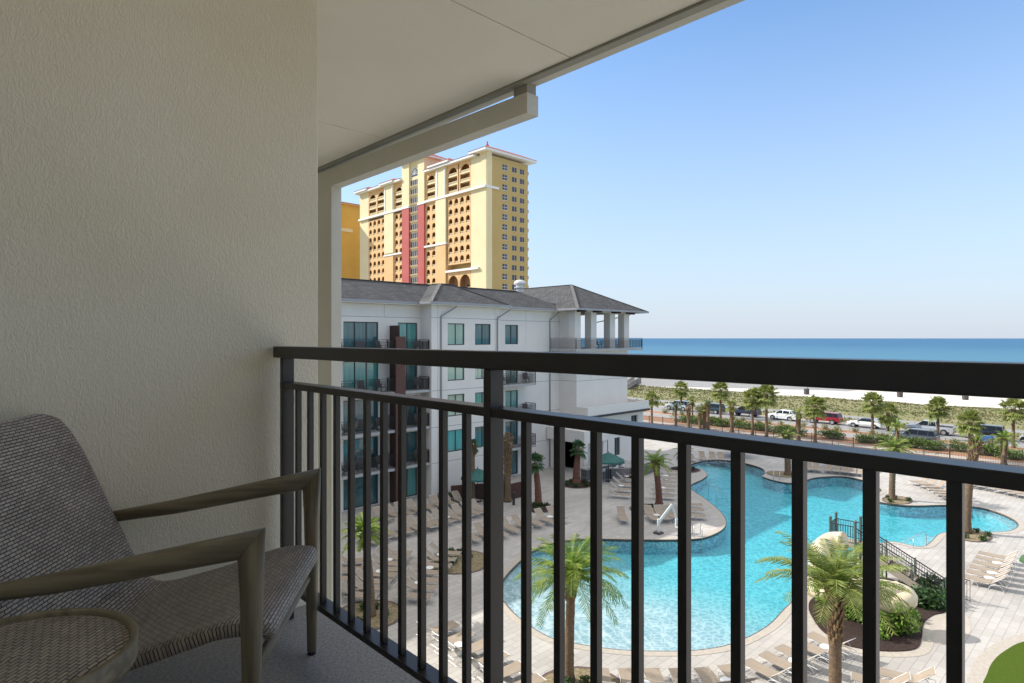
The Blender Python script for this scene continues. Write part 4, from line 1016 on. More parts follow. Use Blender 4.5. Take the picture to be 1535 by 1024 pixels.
TR = [(1013,639,611,1.6,'frond_dark','short dark palm with drooping fronds behind the pool fence',20,.25),
 (1032,642,613,.8,'frond_dry','shaggy brown trimmed palm, first in the fence row of rough trunks',8,.33),
 (1038,634,600,.9,'frond_fan','slender palm with small upright green tuft behind the fence row',14,.2),
 (1049,644,616,.8,'frond_fan','short shaggy palm, left neighbour of the pair of dark trunks',9,.33),
 (1056,644,612,.9,'frond_fan','left of the two touching palms with dark criss cross trunks',12,.36),
 (1061,645,606,.7,'frond_dark','right of the two touching palms with dark criss cross trunks',9,.34),
 (1097,648,609,1.15,'frond_fan','palm with pale criss cross trunk and upright green tuft beside the navy car',16,.36),
 (1197,661,622,1.7,'frond_date','trimmed palm with brown fronds hanging down its trunk left of the red car',14,.3),
 (1345,677,640,1.5,'frond_bright','thin bright palm rising behind the feathery date palm beside the grey car',14,.25),
 (1505,697,658,1.7,'frond_bright','bright ragged palm with shaggy base at the right end of the black fence',22,.36)]
for i,(bx,by,cy,R,cm,lb,n,r) in enumerate(TR):
    palm_px('feather' if 'bright' in cm or cm == 'frond_date' or i == 0 else 'fan', lb, bx, by, cy, R, 60+i, crown=cm, r0=r*.75, r1=r*.52, n=n, boots=1.2 if r < .3 else 2.2, dead=10 if i in (1,7) else 4, group='trimmed palms along the pool fence', up=.1)

# shrubs
def shrub_mesh(rx, ry, rz, n, s, rnd, mb=None, shell=.55):
    mb = mb or MB()
    lumps = [(rnd.uniform(-.55,.55)*rx, rnd.uniform(-.55,.55)*ry, rnd.uniform(.25,.62)*rz, rnd.uniform(.35,.6)) for _ in range(7)]
    for i in range(n):
        lx,ly,lz,lr = rnd.choice(lumps)
        d = Vector((rnd.gauss(0,1),rnd.gauss(0,1),rnd.gauss(0,1))).normalized()*rnd.uniform(shell,1.05)*lr
        p = Vector((lx+d.x*rx*1.0, ly+d.y*ry*1.0, max(.03,lz+d.z*rz)))
        a = Vector((rnd.gauss(0,1),rnd.gauss(0,1),rnd.gauss(0,.7))).normalized(); b = a.cross(Vector((rnd.gauss(0,1),rnd.gauss(0,1),1))).normalized()
        q = rnd.uniform(.6,1.2)*s
        mb.add([p-a*q, p+b*q*.45, p+a*q, p-b*q*.45], [(0,1,2,3)])
    return mb
def shrub_proto(rx,ry,rz,n,s,seed,mat,stem=True,nm='shrub'):
    t = thing(nm, 'x', 'shrub', (0,0,-50)); rnd = random.Random(seed)
    shrub_mesh(rx,ry,rz,n,s,rnd).build('foliage', mat, t)
    mb = MB()
    for k in range(5): a = k*1.3; mb.tube([(0,0,0),(math.cos(a)*rx*.4,math.sin(a)*ry*.4,rz*.7)], [.03,.01], 4)
    mb.build('stem', 'trunk', t); return t
sh = [shrub_proto(1.4,2.3,1.35,1900,.13,70+i,'shrub_leaf') for i in range(3)]
sg = [shrub_proto(.55,.75,.75,300,.09,80+i,'dune_grass') for i in range(2)]
sb = [shrub_proto(.75,.75,1.35,700,.13,90+i,'bright_leaf') for i in range(2)]
sd_ = [shrub_proto(.95,.95,1.0,900,.16,95+i,'deep_leaf') for i in range(2)]
sl_ = [shrub_proto(.35,.35,.42,130,.09,99,'deep_leaf')]
reg(0)
usedp = {}
def place(proto, loc, rz, label, group, scale=None):
    if proto.name not in usedp:
        usedp[proto.name] = 1; proto.location = loc; proto.rotation_euler = (0,0,rz); tag(proto, label, None, group)
        if scale: proto.scale = (scale,)*3 if not hasattr(scale,'__len__') else scale
        return proto
    return dup(proto, loc, rz, label, group, scale)
rnd = random.Random(11)
v = 52.0; i = 0
marks = [(52,'beside the pair of dark trunks'),(41,'behind the navy car palm'),(33,'near the palm with hanging brown fronds'),(28,'in front of the white sedan'),(20,'in front of the parked grey car'),(13,'near the right end of the fence')]
hv = []
while v > 6.5:
    gap = (v < 33.2 and v > 31.8) or (v < 27.2 and v > 26.2)
    if not gap: hv.append(v)
    v -= rnd.uniform(2.2,2.7)
for i, v in enumerate(hv):
    place(sh[i%3], (87.6+rnd.uniform(-.3,.3), v, .0), rnd.choice((0,math.pi))+rnd.uniform(-.1,.1), f'{nth(i)} dense green hedge shrub counted from the left in the row behind the sidewalk', 'hedge shrubs behind the sidewalk', (1,rnd.uniform(.85,1.1),rnd.uniform(.85,1.15)))
gi = 0
for v in (60,56.5,53.5,47.6,45.8,43.2,41.5,39.8,36.6,35.0,33.2,31.6,29.4,27.0,22.6,17.5,14.0,9.5):
    place(sg[gi%2], (95.3+rnd.uniform(-.5,.5), v, 0), rnd.uniform(0,6), f'{nth(gi)} small grassy clump from the left in the orange mulch strip beside the car road', 'grassy clumps in the mulch strip', rnd.uniform(.8,1.25)); gi += 1
# slide garden shrubs
gs = [(1237,905,'b'),(1247,885,'d'),(1285,905,'b'),(1270,925,'b'),(1300,935,'b'),(1322,890,'d'),(1335,925,'b'),(1352,950,'b'),(1340,905,'d'),(1365,930,'d'),(1375,905,'d'),(1390,910,'d'),(1395,892,'d'),(1405,905,'d'),(1352,885,'d'),(1320,915,'d'),(1318,955,'b'),(1262,900,'d')]
for i,(x,y,k) in enumerate(gs):
    p = G(x,y); pr = (sb if k == 'b' else sd_)[i%2]
    place(pr, (p[0],p[1],.03), rnd.uniform(0,6), f"{nth(i)} {'bright yellow green' if k=='b' else 'deep green broad leaved'} shrub in the mulch bed below the water slide", 'shrubs in the slide garden', rnd.uniform(.75,1.05)*(.55 if 1305 < x < 1380 and y < 940 else 1))
li = 0
for cx,cy,r,n in ((864,726,1.2,9),(808,762,1.0,6),(684,835,1.1,5),(1458,803,1.2,7),(1345,751,1.1,4),(872,1040,1.2,5),(553,922,1.1,5),(1027,704,1.0,5),(975,764,1.0,3)):
    c = G(cx,cy)
    for k in range(n):
        a = k*2.4+.5; q = r*(.55+.45*((k*37)%10)/10)
        where = {864:'around the red trunk before the pool bar',808:'around the thin palm near the wing',684:'in the bare round planter among the left loungers',1458:'in the planter of the leaning palm',1345:'on the peninsula planter',872:'in the bottom round planter',553:'in the round planter below the balcony',1027:'around the far small palm',975:'beside the pool lift palm'}[cx]
        place(sl_[0], (c[0]+q*math.cos(a), c[1]+q*math.sin(a), .02), a, f'{nth(k)} low leafy plant {where}', 'low plants '+where, .8+.05*(k%5))
        li += 1
planter(*G(686,842),1.9); 

# ================================================================ CARS (heading +y, nose away to the left)
def car(kind, label, pc_, loc, rz=0):
    t = thing('parked_car', label, {'pickup':'pickup truck','suv':'car','sedan':'car','cross':'car','jeep':'car'}[kind], loc, rz, 'cars parked along the road')
    S = {'sedan':dict(L=4.6,h=.92,pts=[(-2.3,.55),(-2.28,.98),(-1.7,1.04),(-.95,1.40),(.35,1.44),(1.2,1.00),(2.15,.80),(2.3,.52)],g=(1,5)),
         'cross':dict(L=4.6,pts=[(-2.3,.60),(-2.3,1.05),(-2.1,1.15),(-1.5,1.58),(.3,1.66),(1.15,1.12),(2.15,.92),(2.3,.58)],g=(2,5)),
         'suv':dict(L=4.9,pts=[(-2.45,.62),(-2.45,1.08),(-2.38,1.15),(-2.15,1.78),(.45,1.82),(1.15,1.18),(2.3,1.06),(2.45,.62)],g=(2,5)),
         'jeep':dict(L=4.6,pts=[(-2.3,.75),(-2.3,1.2),(-2.26,1.25),(-2.1,1.85),(.35,1.86),(.85,1.28),(2.1,1.18),(2.25,.75)],g=(2,5)),
         'pickup':dict(L=5.7,pts=[(-2.85,.68),(-2.85,1.15),(-.95,1.17),(-.75,1.82),(.75,1.84),(1.5,1.20),(2.7,1.08),(2.85,.65)],g=(2,5))}[kind]
    pts = S['pts']; g0,g1 = S['g']; W2 = .93; b0 = .32 if kind in ('sedan','cross') else .42
    nx, zb = len(pts), b0
    wx = {'sedan':(-1.4,1.4),'cross':(-1.35,1.4),'suv':(-1.45,1.5),'jeep':(-1.45,1.5),'pickup':(-1.75,1.8)}[kind]; wr = {'sedan':.33,'cross':.36,'suv':.39,'jeep':.44,'pickup':.40}[kind]
    # body: profile with wheel arches, belt line replaces the greenhouse
    low = [p for i,p in enumerate(pts) if not (g0 < i < g1)]
    prof = low[:]          # rear -> front along the top
    under = []
    for cx in (wx[1], wx[0]):
        under += [(cx+(wr+.07)*math.cos(a), wr+(wr+.07)*math.sin(a)) for a in [math.radians(-5+190*k/8) for k in range(9)] if wr+(wr+.07)*math.sin(a) > b0-.02]
    poly = prof+[(pts[-1][0]-.02,b0)]+[(x,z) for x,z in under]+[(pts[0][0]+.02,b0)]
    mb = MB(); T = tessellate_polygon([[Vector((p[0],p[1],0)) for p in poly]])
    n = len(poly)
    def yw(z): return W2 - (.05 if z > .95 else .0) - (.03 if z < .5 else 0)
    R_ = [(yw(z), x, z) for x,z in poly]; L_ = [(-yw(z), x, z) for x,z in poly]
    mb.add(R_+L_, [tuple(t_) for t_ in T]+[(n+t_[0],n+t_[2],n+t_[1]) for t_ in T]+[(i,n+i,n+(i+1)%n,(i+1)%n) for i in range(n)])
    body = mb.build('body', pc_, t, bevel=.04)
    # greenhouse
    gh = pts[g0:g1+1]; m = len(gh); tops = max(p[1] for p in gh)
    def gw(z): return W2-.07-.20*(z-gh[0][1])/(tops-gh[0][1]+1e-6)
    V_ = [(gw(z),x,z-.03) for x,z in gh]+[(-gw(z),x,z-.03) for x,z in gh]
    mb = MB(); mb.add(V_, [tuple(range(m)), tuple(range(m,2*m))[::-1]]+[(i,m+i,m+i+1,i+1) for i in range(m-1)]+[(m-1,2*m-1,m,0)])
    mb.build('windows', 'car_glass', t)
    mb = MB(); a,b = gh[1],gh[2]     # roof + pillars
    mb.add([(gw(a[1])+.01,a[0]-.03,a[1]-.05),(gw(b[1])+.01,b[0]+.03,b[1]-.05),(-gw(b[1])-.01,b[0]+.03,b[1]-.05),(-gw(a[1])-.01,a[0]-.03,a[1]-.05),(gw(a[1])-.08,a[0]+.05,a[1]+.02),(gw(b[1])-.08,b[0]-.05,b[1]+.02),(-gw(b[1])+.08,b[0]-.05,b[1]+.02),(-gw(a[1])+.08,a[0]+.05,a[1]+.02)], [(3,2,1,0),(4,5,6,7),(0,1,5,4),(1,2,6,5),(2,3,7,6),(3,0,4,7)])
    for s in (-1,1):
        for p,q in ((gh[0],gh[1]),(gh[-1],gh[-2])): mb.bar((s*(gw(p[1])+.005),p[0],p[1]-.02),(s*(gw(q[1])+.005),q[0],q[1]-.04),.06,.07)
        xm = (a[0]+b[0])/2+.05
        for xq in ([xm] if kind in ('sedan','pickup') else [xm+.35, xm-.75]): mb.bar((s*(gw(gh[0][1])+.004),xq,gh[0][1]-.02),(s*(gw(tops)+.004),xq-.05,tops-.05),.05,.08)
    mb.build('roof', pc_, t)
    for s in (-1,1):
        for cx in wx:
            mb = MB(); mb.tube([(s*(W2-.24),cx,wr),(s*(W2+.0),cx,wr)], wr, 18); wq = mb.build('tyre','tyre',t)
            mb = MB(); mb.tube([(s*(W2-.02),cx,wr),(s*(W2+.012),cx,wr)], wr*.62, 14); mb.build('rim','rim',wq)
        mb = MB(); mb.box((s*.50,pts[-1][0]-.12,.66),(s*.86,pts[-1][0]+.012,.84)); mb.build('headlight','head_lamp',t)
        mb = MB(); mb.box((s*.62,pts[0][0]-.015,.80),(s*.88,pts[0][0]+.1,1.02)); mb.build('tail_light','tail_red',t)
        mb = MB(); mb.box((s*(W2-.06),gh[-1][0]-.45,gh[-1][1]-.05),(s*(W2+.14),gh[-1][0]-.3,gh[-1][1]+.1)); mb.build('wing_mirror',pc_,t)
    mb = MB(); mb.box((-.86,pts[-1][0]-.1,b0-.05),(.86,pts[-1][0]+.05,b0+.2)); bm_ = 'paint_dkgrey' if kind in ('suv','jeep','pickup') else pc_; mb.build('bumper',bm_,t); mb = MB(); mb.box((-.86,pts[0][0]-.05,b0-.05),(.86,pts[0][0]+.1,b0+.2)); mb.build('bumper','paint_dkgrey' if kind in ('suv','jeep','pickup') else pc_,t)
    if kind == 'pickup': mb = MB(); mb.box((-.8,-2.7,1.172),(.8,-1.0,1.19)); mb.build('bed_cover','rubber',t)
    return t
CARS = [('suv','silver grey car at the left end of the parked row, behind the first palms','paint_silver',(101.4,61.2)),
 ('suv','dark green sport utility car, second in the parked row','paint_green',(101.6,54.9)),
 ('suv','navy blue sport utility car with pale lower trim, third in the parked row','paint_navy',(101.9,48.6)),
 ('cross','white crossover car parked between the navy car and the red car','paint_white',(101.9,42.1)),
 ('suv','dark red car partly hidden behind a cabbage palm','paint_red',(102.3,35.9)),
 ('sedan','low white sedan parked right of the red car','paint_white',(102.1,30.0)),
 ('pickup','silver pickup truck with dark bed parked in the row','paint_silver',(102.2,21.8)),
 ('jeep','black off-road car with grey wheels right of the silver pickup','paint_black',(102.2,15.9)),
 ('sedan','dark car cut off at the right edge of the photo','paint_black',(102.3,9.6))]
for k,l,p,(u,v) in CARS: car(k,l,p,(u,v,-.024))
g_ = car('suv','dark grey car in the nearer parking lane with red tail light','paint_grey',(91.8,21.2,-.028)); g_['group'] = 'cars parked along the road'
bw = thing('beach_wagon', 'small blue cloth wagon standing beside the black off-road car', 'wagon', (96.9,14.6,.03))
mb = MB(); mb.box((-.35,-.6,.3),(.35,.6,.95)); mb.box((-.3,-.55,.95),(.3,.55,1.02)); mb.build('tub','blue_cloth',bw,bevel=.05)
for a in (-.38,.38):
    for b in (-.42,.42): mb = MB(); mb.tube([(a-.04,b,.16),(a+.04,b,.16)],.16,12); mb.build('wheel','tyre',bw)

# fence along the pool boundary
fe = thing('metal_fence', 'low black metal picket fence between pool deck and sidewalk', 'fence', (82.0,30,0))
mb = MB(); v = 1.0
while v < 62: mb.bar((0,v-30,.1),(0,v-30,1.15),.02,.02); v += .14
mb.bar((0,-29,1.15),(0,32,1.15),.03,.03); mb.bar((0,-29,.15),(0,32,.15),.03,.03); mb.build('picket_panel','dark_frame',fe)
for k in range(26): mb = MB(); mb.bar((0,-29+k*2.44,0),(0,-29+k*2.44,1.3),.08,.08); mb.build('fence_post','dark_frame',fe)

# boardwalk on the beach and bins
bo = thing('boardwalk', 'weathered wooden beach boardwalk with railing beyond the dune at far left', 'boardwalk', (138,98,0))
mb = MB(); mb.box((-14,-1,.7),(18,1,.85)); mb.build('deck','weathered_wood',bo)
mb = MB()
for s in (-1,1):
    for k in range(17): mb.bar((-14+2*k,s,0),(-14+2*k,s,1.9),.15,.15)
    mb.bar((-14,s,1.9),(18,s,1.9),.1,.12); mb.bar((-14,s,1.4),(18,s,1.4),.06,.12)
mb.build('railing','weathered_wood',bo); bo.rotation_euler = (0,0,.5)
for i,(x,y) in enumerate(((1209,591),(1349,595),(1447,599))):
    p = G(x,y); b_ = thing('litter_bin', ['leftmost','middle','rightmost'][i]+' of the three dark bins standing on the white sand', 'bin', (p[0],p[1],-.05), 0, 'bins on the beach')
    mb = MB(); mb.lathe([(.5,0),(.62,.2),(.62,1.3),(.5,1.4)],12); mb.build('drum','patio_dark',b_)
    mb = MB(); mb.bar((.7,0,0),(.7,0,1.7),.12,.12); mb.build('post','weathered_wood',b_)
# ================================================================ LOUNGERS
lg = thing('sun_lounger', 'x', 'sun lounger', (0,0,-50), 0, 'sun loungers around the pool')
hw = .31; zs_ = .36
# local +x = head end, origin in the middle, length 1.95
mb = MB(); N = 6
def sling(x0,z0,x1,z1,sag,name,mat='sling'):
    mb = MB(); V = []; n = 8
    for sgn in (0,1):
        for i in range(n+1):
            t = i/n; x = x0+(x1-x0)*t; z = z0+(z1-z0)*t-sag*math.sin(math.pi*t)-(.018 if sgn else 0)
            V += [(x,-hw-.012,z+.022),(x,hw+.012,z+.022)]
    Fs = []; o = 2*(n+1)
    for i in range(n):
        Fs += [(2*i,2*i+2,2*i+3,2*i+1),(o+2*i,o+2*i+1,o+2*i+3,o+2*i+2),(2*i,o+2*i,o+2*i+2,2*i+2),(2*i+1,2*i+3,o+2*i+3,o+2*i+1)]
    Fs += [(0,1,o+1,o),(2*n,o+2*n,o+2*n+1,2*n+1)]
    mb.add(V,Fs); return mb.build(name,mat,lg)
sling(-.95,.36,.28,.34,.02,'seat'); BX, BZ = .93, .86
sling(.30,.35,BX,BZ,.03,'backrest')
mb = MB()
for s in (-1,1):
    y = s*hw
    mb.tube([(-.97,y,.365),(-.3,y,.335),(.30,y,.345),(.98,y,.345)],.012,4); mb.tube([(.30,y,.35),(BX+.02,y,BZ+.02)],.012,4)
    mb.tube([(.62,y*.9,.60),(.80,y*.9,.345)],.011,4)
for x,z in ((-.97,.365),(.98,.345),(BX+.02,BZ+.02),(.3,.345)): mb.tube([(x,-hw,z),(x,hw,z)],.012,4)
mb.build('frame','white_metal',lg)
def legset(x0,x1,name):
    mb = MB()
    for s in (-1,1):
        y = s*(hw+.01); xm = (x0+x1)/2
        pts = []
        for k in range(9):
            t = k/8; a = math.pi*t; pts.append((xm-(x1-x0)/2*math.cos(a), y, .02+.30*math.sin(a)))
        mb.tube(pts,.011,4)
    mb.tube([(x0,-hw,.02),(x0,hw,.02)],.012,4); mb.tube([(x1,-hw,.02),(x1,hw,.02)],.012,4)
    mb.build(name,'white_metal',lg)
legset(-.85,-.25,'leg'); legset(.2,.85,'leg')
reg(0)
lfirst = [0]
def gz(x,y): return Vector(G(x,y,.38))
def lput(loc, ang, label, group): return put(lg, lfirst, (loc[0],loc[1],.0), ang, label, group)
import bisect
def row(feet, n, headpx, where, jit=.05, ordw='from the left', ang=None):
    P = [gz(*p) for p in feet]; L = [0]
    for a,b in zip(P[:-1],P[1:]): L.append(L[-1]+(b-a).length)
    hd = gz(*headpx); out = []
    for i in range(n):
        s = L[-1]*i/max(n-1,1); k = min(max(bisect.bisect_right(L,s)-1,0),len(P)-2); t = (s-L[k])/max(L[k+1]-L[k],1e-6)
        p = P[k].lerp(P[k+1],t); tg = (P[k+1]-P[k]).normalized(); nn = Vector((-tg.y,tg.x))
        if nn.dot(hd-p) < 0: nn = -nn
        a_ = math.atan2(nn.y,nn.x)+random.uniform(-jit,jit) if ang is None else ang+random.uniform(-jit,jit); d = Vector((math.cos(a_),math.sin(a_)))
        lput(p+d*.97, a_, f'{nth(i)} tan sling lounger {ordw} in the {where}', 'sun loungers in the '+where)
        out.append((p,d,tg))
    return out
random.seed(21)
tabs = []
r1 = row([(900,1001),(1008,1001),(1049,1000),(1085,996)], 6, (1000,1050), 'row along bottom pool edge', .03)
r1b = row([(1118,989),(1141,979),(1169,967),(1190,959),(1212,949)], 5, (1260,1000), 'curve left of the big palm', .02)
r2 = row([(684,933),(725,957),(770,985),(812,1014)], 6, (600,1010), 'sunlit row at lower left', .03)
r3 = row([(690,829),(668,858),(648,893)], 7, (600,850), 'shaded column left of bare planter', .04, 'from the top')
r3b = row([(618,828),(596,860),(566,892)], 8, (540,830), 'shaded column above round planter', .04, 'from the top')
r3c = row([(552,838),(538,880)], 4, (500,840), 'leftmost shaded column', .04, 'from the top')
r4 = row([(565,812),(600,801),(652,790),(690,778),(733,766)], 12, (610,745), 'front row before the wing', .04)
r5 = row([(585,778),(640,764),(715,750)], 9, (600,730), 'back row before the wing', .04)
r6 = row([(716,809),(757,801)], 3, (705,770), 'shaded trio behind bare planter', .03)
r6b = row([(777,795),(812,786),(848,778)], 5, (770,755), 'shaded row by thin red palm', .03)
r7 = row([(945,741),(952,724),(962,706)], 6, (905,722), 'group beside the bar umbrella', .02, 'from the nearest')
r8 = row([(1012,743),(1014,725),(1018,706)], 7, (970,725), 'group behind the slim palm', .02, 'from the nearest')
r9 = row([(937,780),(938,780)], 1, (945,745), 'shade, alone left of pool lift', .0)
r10 = row([(985,779),(1001,778),(1017,777)], 3, (985,745), 'shade behind the white pool lift', .05)
r11 = row([(1058,772),(1056,764),(1054,756)], 3, (1020,765), 'group between pool lift and ladder', .02, 'from the nearest')
r12 = row([(1030,689),(1055,688),(1085,689)], 5, (1055,680), 'row beyond the far pool end', .05)
r13 = row([(1205,703),(1240,705),(1290,710)], 8, (1250,698), 'shaded row right of ladder palm', .05)
r14 = row([(1362,721),(1385,729),(1404,741)], 6, (1420,722), 'right hand far group beyond the peninsula', .02)
r15 = row([(1440,724),(1480,731),(1530,742)], 7, (1500,722), 'far right row partly under the rail', .03)
r16 = row([(1466,827),(1456,843),(1443,862)], 6, (1520,850), 'sunlit group right of slide stairs', .015, 'from the top')
r17 = row([(1313,1004),(1314,1005)], 1, (1390,1010), 'sun below the slide garden, upper one', .0, ang=math.atan2(*(lambda a,b:(b[1]-a[1],b[0]-a[0]))(G(1318,998),G(1372,1010))))
r18 = row([(1276,1012),(1277,1012)], 1, (1330,1040), 'sun below the slide garden, lower one', .0, ang=math.atan2(*(lambda a,b:(b[1]-a[1],b[0]-a[0]))(G(1318,998),G(1372,1010))))
# little white tables between them
tb = thing('drink_table', 'x', 'table', (0,0,-50))
mb = MB(); mb.lathe([(.22,.36),(.24,.37),(.24,.40),(.22,.405)],16); mb.build('table_top','plastic_white',tb)
mb = MB(); mb.lathe([(.16,0),(.16,.02),(.03,.05),(.03,.36)],12); mb.build('pedestal','plastic_white',tb)
reg(0); tf_ = [0]; ti = 0
for rr, where, idx in ((r1,'bottom pool edge row',(1,4)),(r1b,'curve left of the big palm',(1,3)),(r2,'sunlit row below the balcony',(1,3)),(r3,'shaded column left of bare planter',(0,2,4)),(r3b,'shaded column above round planter',(1,3,5)),(r4,'front double row before the wing',(1,4,7)),(r6b,'middle shaded row',(1,3)),(r16,'sunlit group beside the slide stairs',(1,3,4)),(r7,'group beside the bar umbrella',(1,3)),(r8,'group behind the slim palm',(1,4)),(r10,'shade behind the pool lift',(0,))):
    for q,k in enumerate(idx):
        if k+1 >= len(rr): p = rr[k][0]+rr[k][2]*.55; d = rr[k][1]
        else: p = (rr[k][0]+rr[k+1][0])/2; d = rr[k][1]
        put(tb, tf_, (p.x+d.x*1.1,p.y+d.y*1.1,0), 0, f'{nth(q)} small round white table counted along the {where}', 'small white tables between loungers')

# ================================================================ UMBRELLAS
def umbrella(label, p, zc, R=1.7, mat='umbrella_green', z0=0):
    t = thing('parasol', label, 'umbrella', (p[0],p[1],z0), .3, 'green market umbrellas on the pool deck')
    mb = MB(); n = 8; V = [(0,0,zc)]
    for r,z in ((.5,zc-.34),(1.0,zc-.72)):
        for k in range(n*2):
            a = math.pi*k/n; q = R*r*(1 if k%2 == 0 else .95); V.append((q*math.cos(a),q*math.sin(a),z-(0 if k%2 == 0 else -.02)))
    F_ = [(0,1+k,1+(k+1)%16) for k in range(16)]+[(1+k,17+k,17+(k+1)%16,1+(k+1)%16) for k in range(16)]
    F_ += []
    mb.add(V,F_)
    for k in range(16):
        a,b = V[17+k],V[17+(k+1)%16]; mb.add([a,b,(b[0],b[1],b[2]-.16),(a[0],a[1],a[2]-.16)],[(0,1,2,3)])
    mb.build('canopy',mat,t)
    mb = MB(); mb.tube([(0,0,.05),(0,0,zc+.12)],.03,8); mb.build('pole','dark_frame',t)
    mb = MB()
    for k in range(8): a = math.pi*k/4; mb.bar((0,0,zc-.35),(R*.6*math.cos(a),R*.6*math.sin(a),zc-.29),.02,.02)
    mb.build('rib','dark_frame',t)
    mb = MB(); mb.lathe([(.3,0),(.3,.08),(.06,.12)],14); mb.build('base','dark_frame',t)
    return t
umbrella('green umbrella in front of the white wing wall beside the brown screen', G(716,752), 2.75, 1.4)
umbrella('green umbrella by the pool bar and the curved stone wall', G(912,722), 2.75, 1.55)
umbrella('green umbrella canopy just above the middle rail beside the navy car palm', G(1103,684), 2.45, 2.0)
umbrella('green umbrella canopy left of the hedge, below the white sedan', G(1257,702), 2.45, 1.7)
umbrella('grass green umbrella at the right edge of the photo above the lounger group', G(1583,905), 2.75, 1.45, 'canopy_green')

# ================================================================ WATER SLIDE with stairs
sl = thing('water_slide', 'beige spiral tube water slide over the planted mound by the pool', 'slide', (0,0,0))
def Q(x,y,z): p = G(x,y,z); return Vector((p[0],p[1],z))
# platform at upper left; stair rises from lower right to it
T0 = Q(1272,812,3.0); 
ctrl = [Q(1266,812,2.75), Q(1246,812,2.62), Q(1229,826,2.4), Q(1229,850,2.15), Q(1252,872,1.95), Q(1290,882,1.8), Q(1325,885,1.75), Q(1348,890,1.62), Q(1358,897,1.5), Q(1338,903,1.3), Q(1295,899,1.0), Q(1245,890,.55), Q(1205,872,.35)]
def cat(P, sub=6):
    out = []
    for i in range(len(P)-1):
        p0 = P[max(i-1,0)]; p1 = P[i]; p2 = P[i+1]; p3 = P[min(i+2,len(P)-1)]
        for k in range(sub):
            t = k/sub; out.append(.5*(2*p1+(p2-p0)*t+(2*p0-5*p1+4*p2-p3)*t*t+(3*p1-p0-3*p2+p3)*t**3))
    out.append(P[-1]); return out
path = cat(ctrl)
mb = MB(); mb.tube(path, .45, 20, caps=False); tu = mb.build('tube','slide_beige',sl,smooth=True)
so = tu.modifiers.new('s','SOLIDIFY'); so.thickness = .03
for k in (1, 14, 27, 40, 52, 64):
    if k+1 < len(path): mb = MB(); d = (path[k+1]-path[k]).normalized(); mb.tube([path[k]-d*.03,path[k]+d*.03],.505,20); mb.build('flange','slide_beige',sl,smooth=False)
for x,y,z in ((1240,925,1.7),(1347,925,1.0)):
    p = G(x,y); mb = MB(); mb.tube([(p[0],p[1],0),(p[0],p[1],z)],.055,8); mb.build('support_post','slide_post',sl)
st = thing('slide_stairs', 'beige stairs with dark picket railing climbing to the water slide platform', 'stairs', (0,0,0))
B0 = Q(1418,896,.05); B1 = Q(1290,812,2.05)
dv = B1-B0; hd_ = Vector((dv.x,dv.y,0)).normalized(); sdv = Vector((-hd_.y,hd_.x,0)); wst = .95
if sdv.dot(Vector((RT[0],RT[1],0))) > 0: sdv = -sdv
ns = 13
mb = MB()
for k in range(ns):
    a = B0+dv*(k/ns); b = B0+dv*((k+1)/ns); z = b.z
    mb.add([a,b,b+sdv*wst,a+sdv*wst][:0] or [(a.x,a.y,z-.05),(b.x,b.y,z-.05),(b.x+sdv.x*wst,b.y+sdv.y*wst,z-.05),(a.x+sdv.x*wst,a.y+sdv.y*wst,z-.05),(a.x,a.y,z),(b.x,b.y,z),(b.x+sdv.x*wst,b.y+sdv.y*wst,z),(a.x+sdv.x*wst,a.y+sdv.y*wst,z)], [(3,2,1,0),(4,5,6,7),(0,1,5,4),(1,2,6,5),(2,3,7,6),(3,0,4,7)])
mb.build('treads','stair_beige',st)
for s in (0,wst):
    mb = MB(); o = sdv*s; mb.bar(B0+o+Vector((0,0,-.02)),B1+o+Vector((0,0,-.08)),.08,.34); mb.build('stringer','stair_beige',st)
    mb = MB(); mb.bar(B0+o+Vector((0,0,.95)),B1+o+Vector((0,0,.95)),.04,.05); mb.bar(B0+o+Vector((0,0,.80)),B1+o+Vector((0,0,.80)),.025,.025); mb.bar(B0+o+Vector((0,0,.2)),B1+o+Vector((0,0,.2)),.03,.03)
    n = 34
    for k in range(n+1): p = B0+dv*(k/n)+o; mb.bar(p+Vector((0,0,.2)),p+Vector((0,0,.95)),.018,.018)
    mb.build('stair_railing','dark_frame',st)
    mb = MB()
    for t in (0,.34,.68): p = B0+dv*t+o; mb.bar((p.x,p.y,0),(p.x,p.y,p.z+1.05),.07,.07)
    mb.build('rail_post','slide_post',st)
# platform
pl = MB(); c0 = B1; c1 = B1+hd_*1.25
def quadbox(mb, a, b, s0, s1, z0, z1, mi=0):
    vs = []
    for z in (z0,z1):
        for p,s in ((a,s0),(b,s0),(b,s1),(a,s1)): q = p+sdv*s; vs.append((q.x,q.y,z))
    mb.add(vs, [(3,2,1,0),(4,5,6,7),(0,1,5,4),(1,2,6,5),(2,3,7,6),(3,0,4,7)], mi)
quadbox(pl,c0,c1,-.05,wst+.2,1.95,2.1); pl.build('platform','stair_beige',st)
for a,s in ((c0,0),(c1,0),(c0,wst+.15),(c1,wst+.15)):
    q = a+sdv*s; mb = MB(); mb.tube([(q.x,q.y,0),(q.x,q.y,3.35)],.075,10); mb.lathe([(.09,0),(.09,.08),(.03,.14)],10,(q.x,q.y,3.35)); mb.build('platform_post','slide_post',st)
mb = MB()
for a,b,s0,s1 in ((c0,c1,wst+.15,wst+.15),(c1,c1,0,wst+.15),(c0,c1,0,0)):
    p = a+sdv*s0; q = b+sdv*s1; p.z = q.z = 0
    mb.bar(p+Vector((0,0,3.1)),q+Vector((0,0,3.1)),.04,.04); mb.bar(p+Vector((0,0,2.2)),q+Vector((0,0,2.2)),.03,.03)
    for k in range(11): r = p.lerp(q,k/10); mb.bar(r+Vector((0,0,2.2)),r+Vector((0,0,3.1)),.018,.018)
mb.build('platform_railing','dark_frame',st)
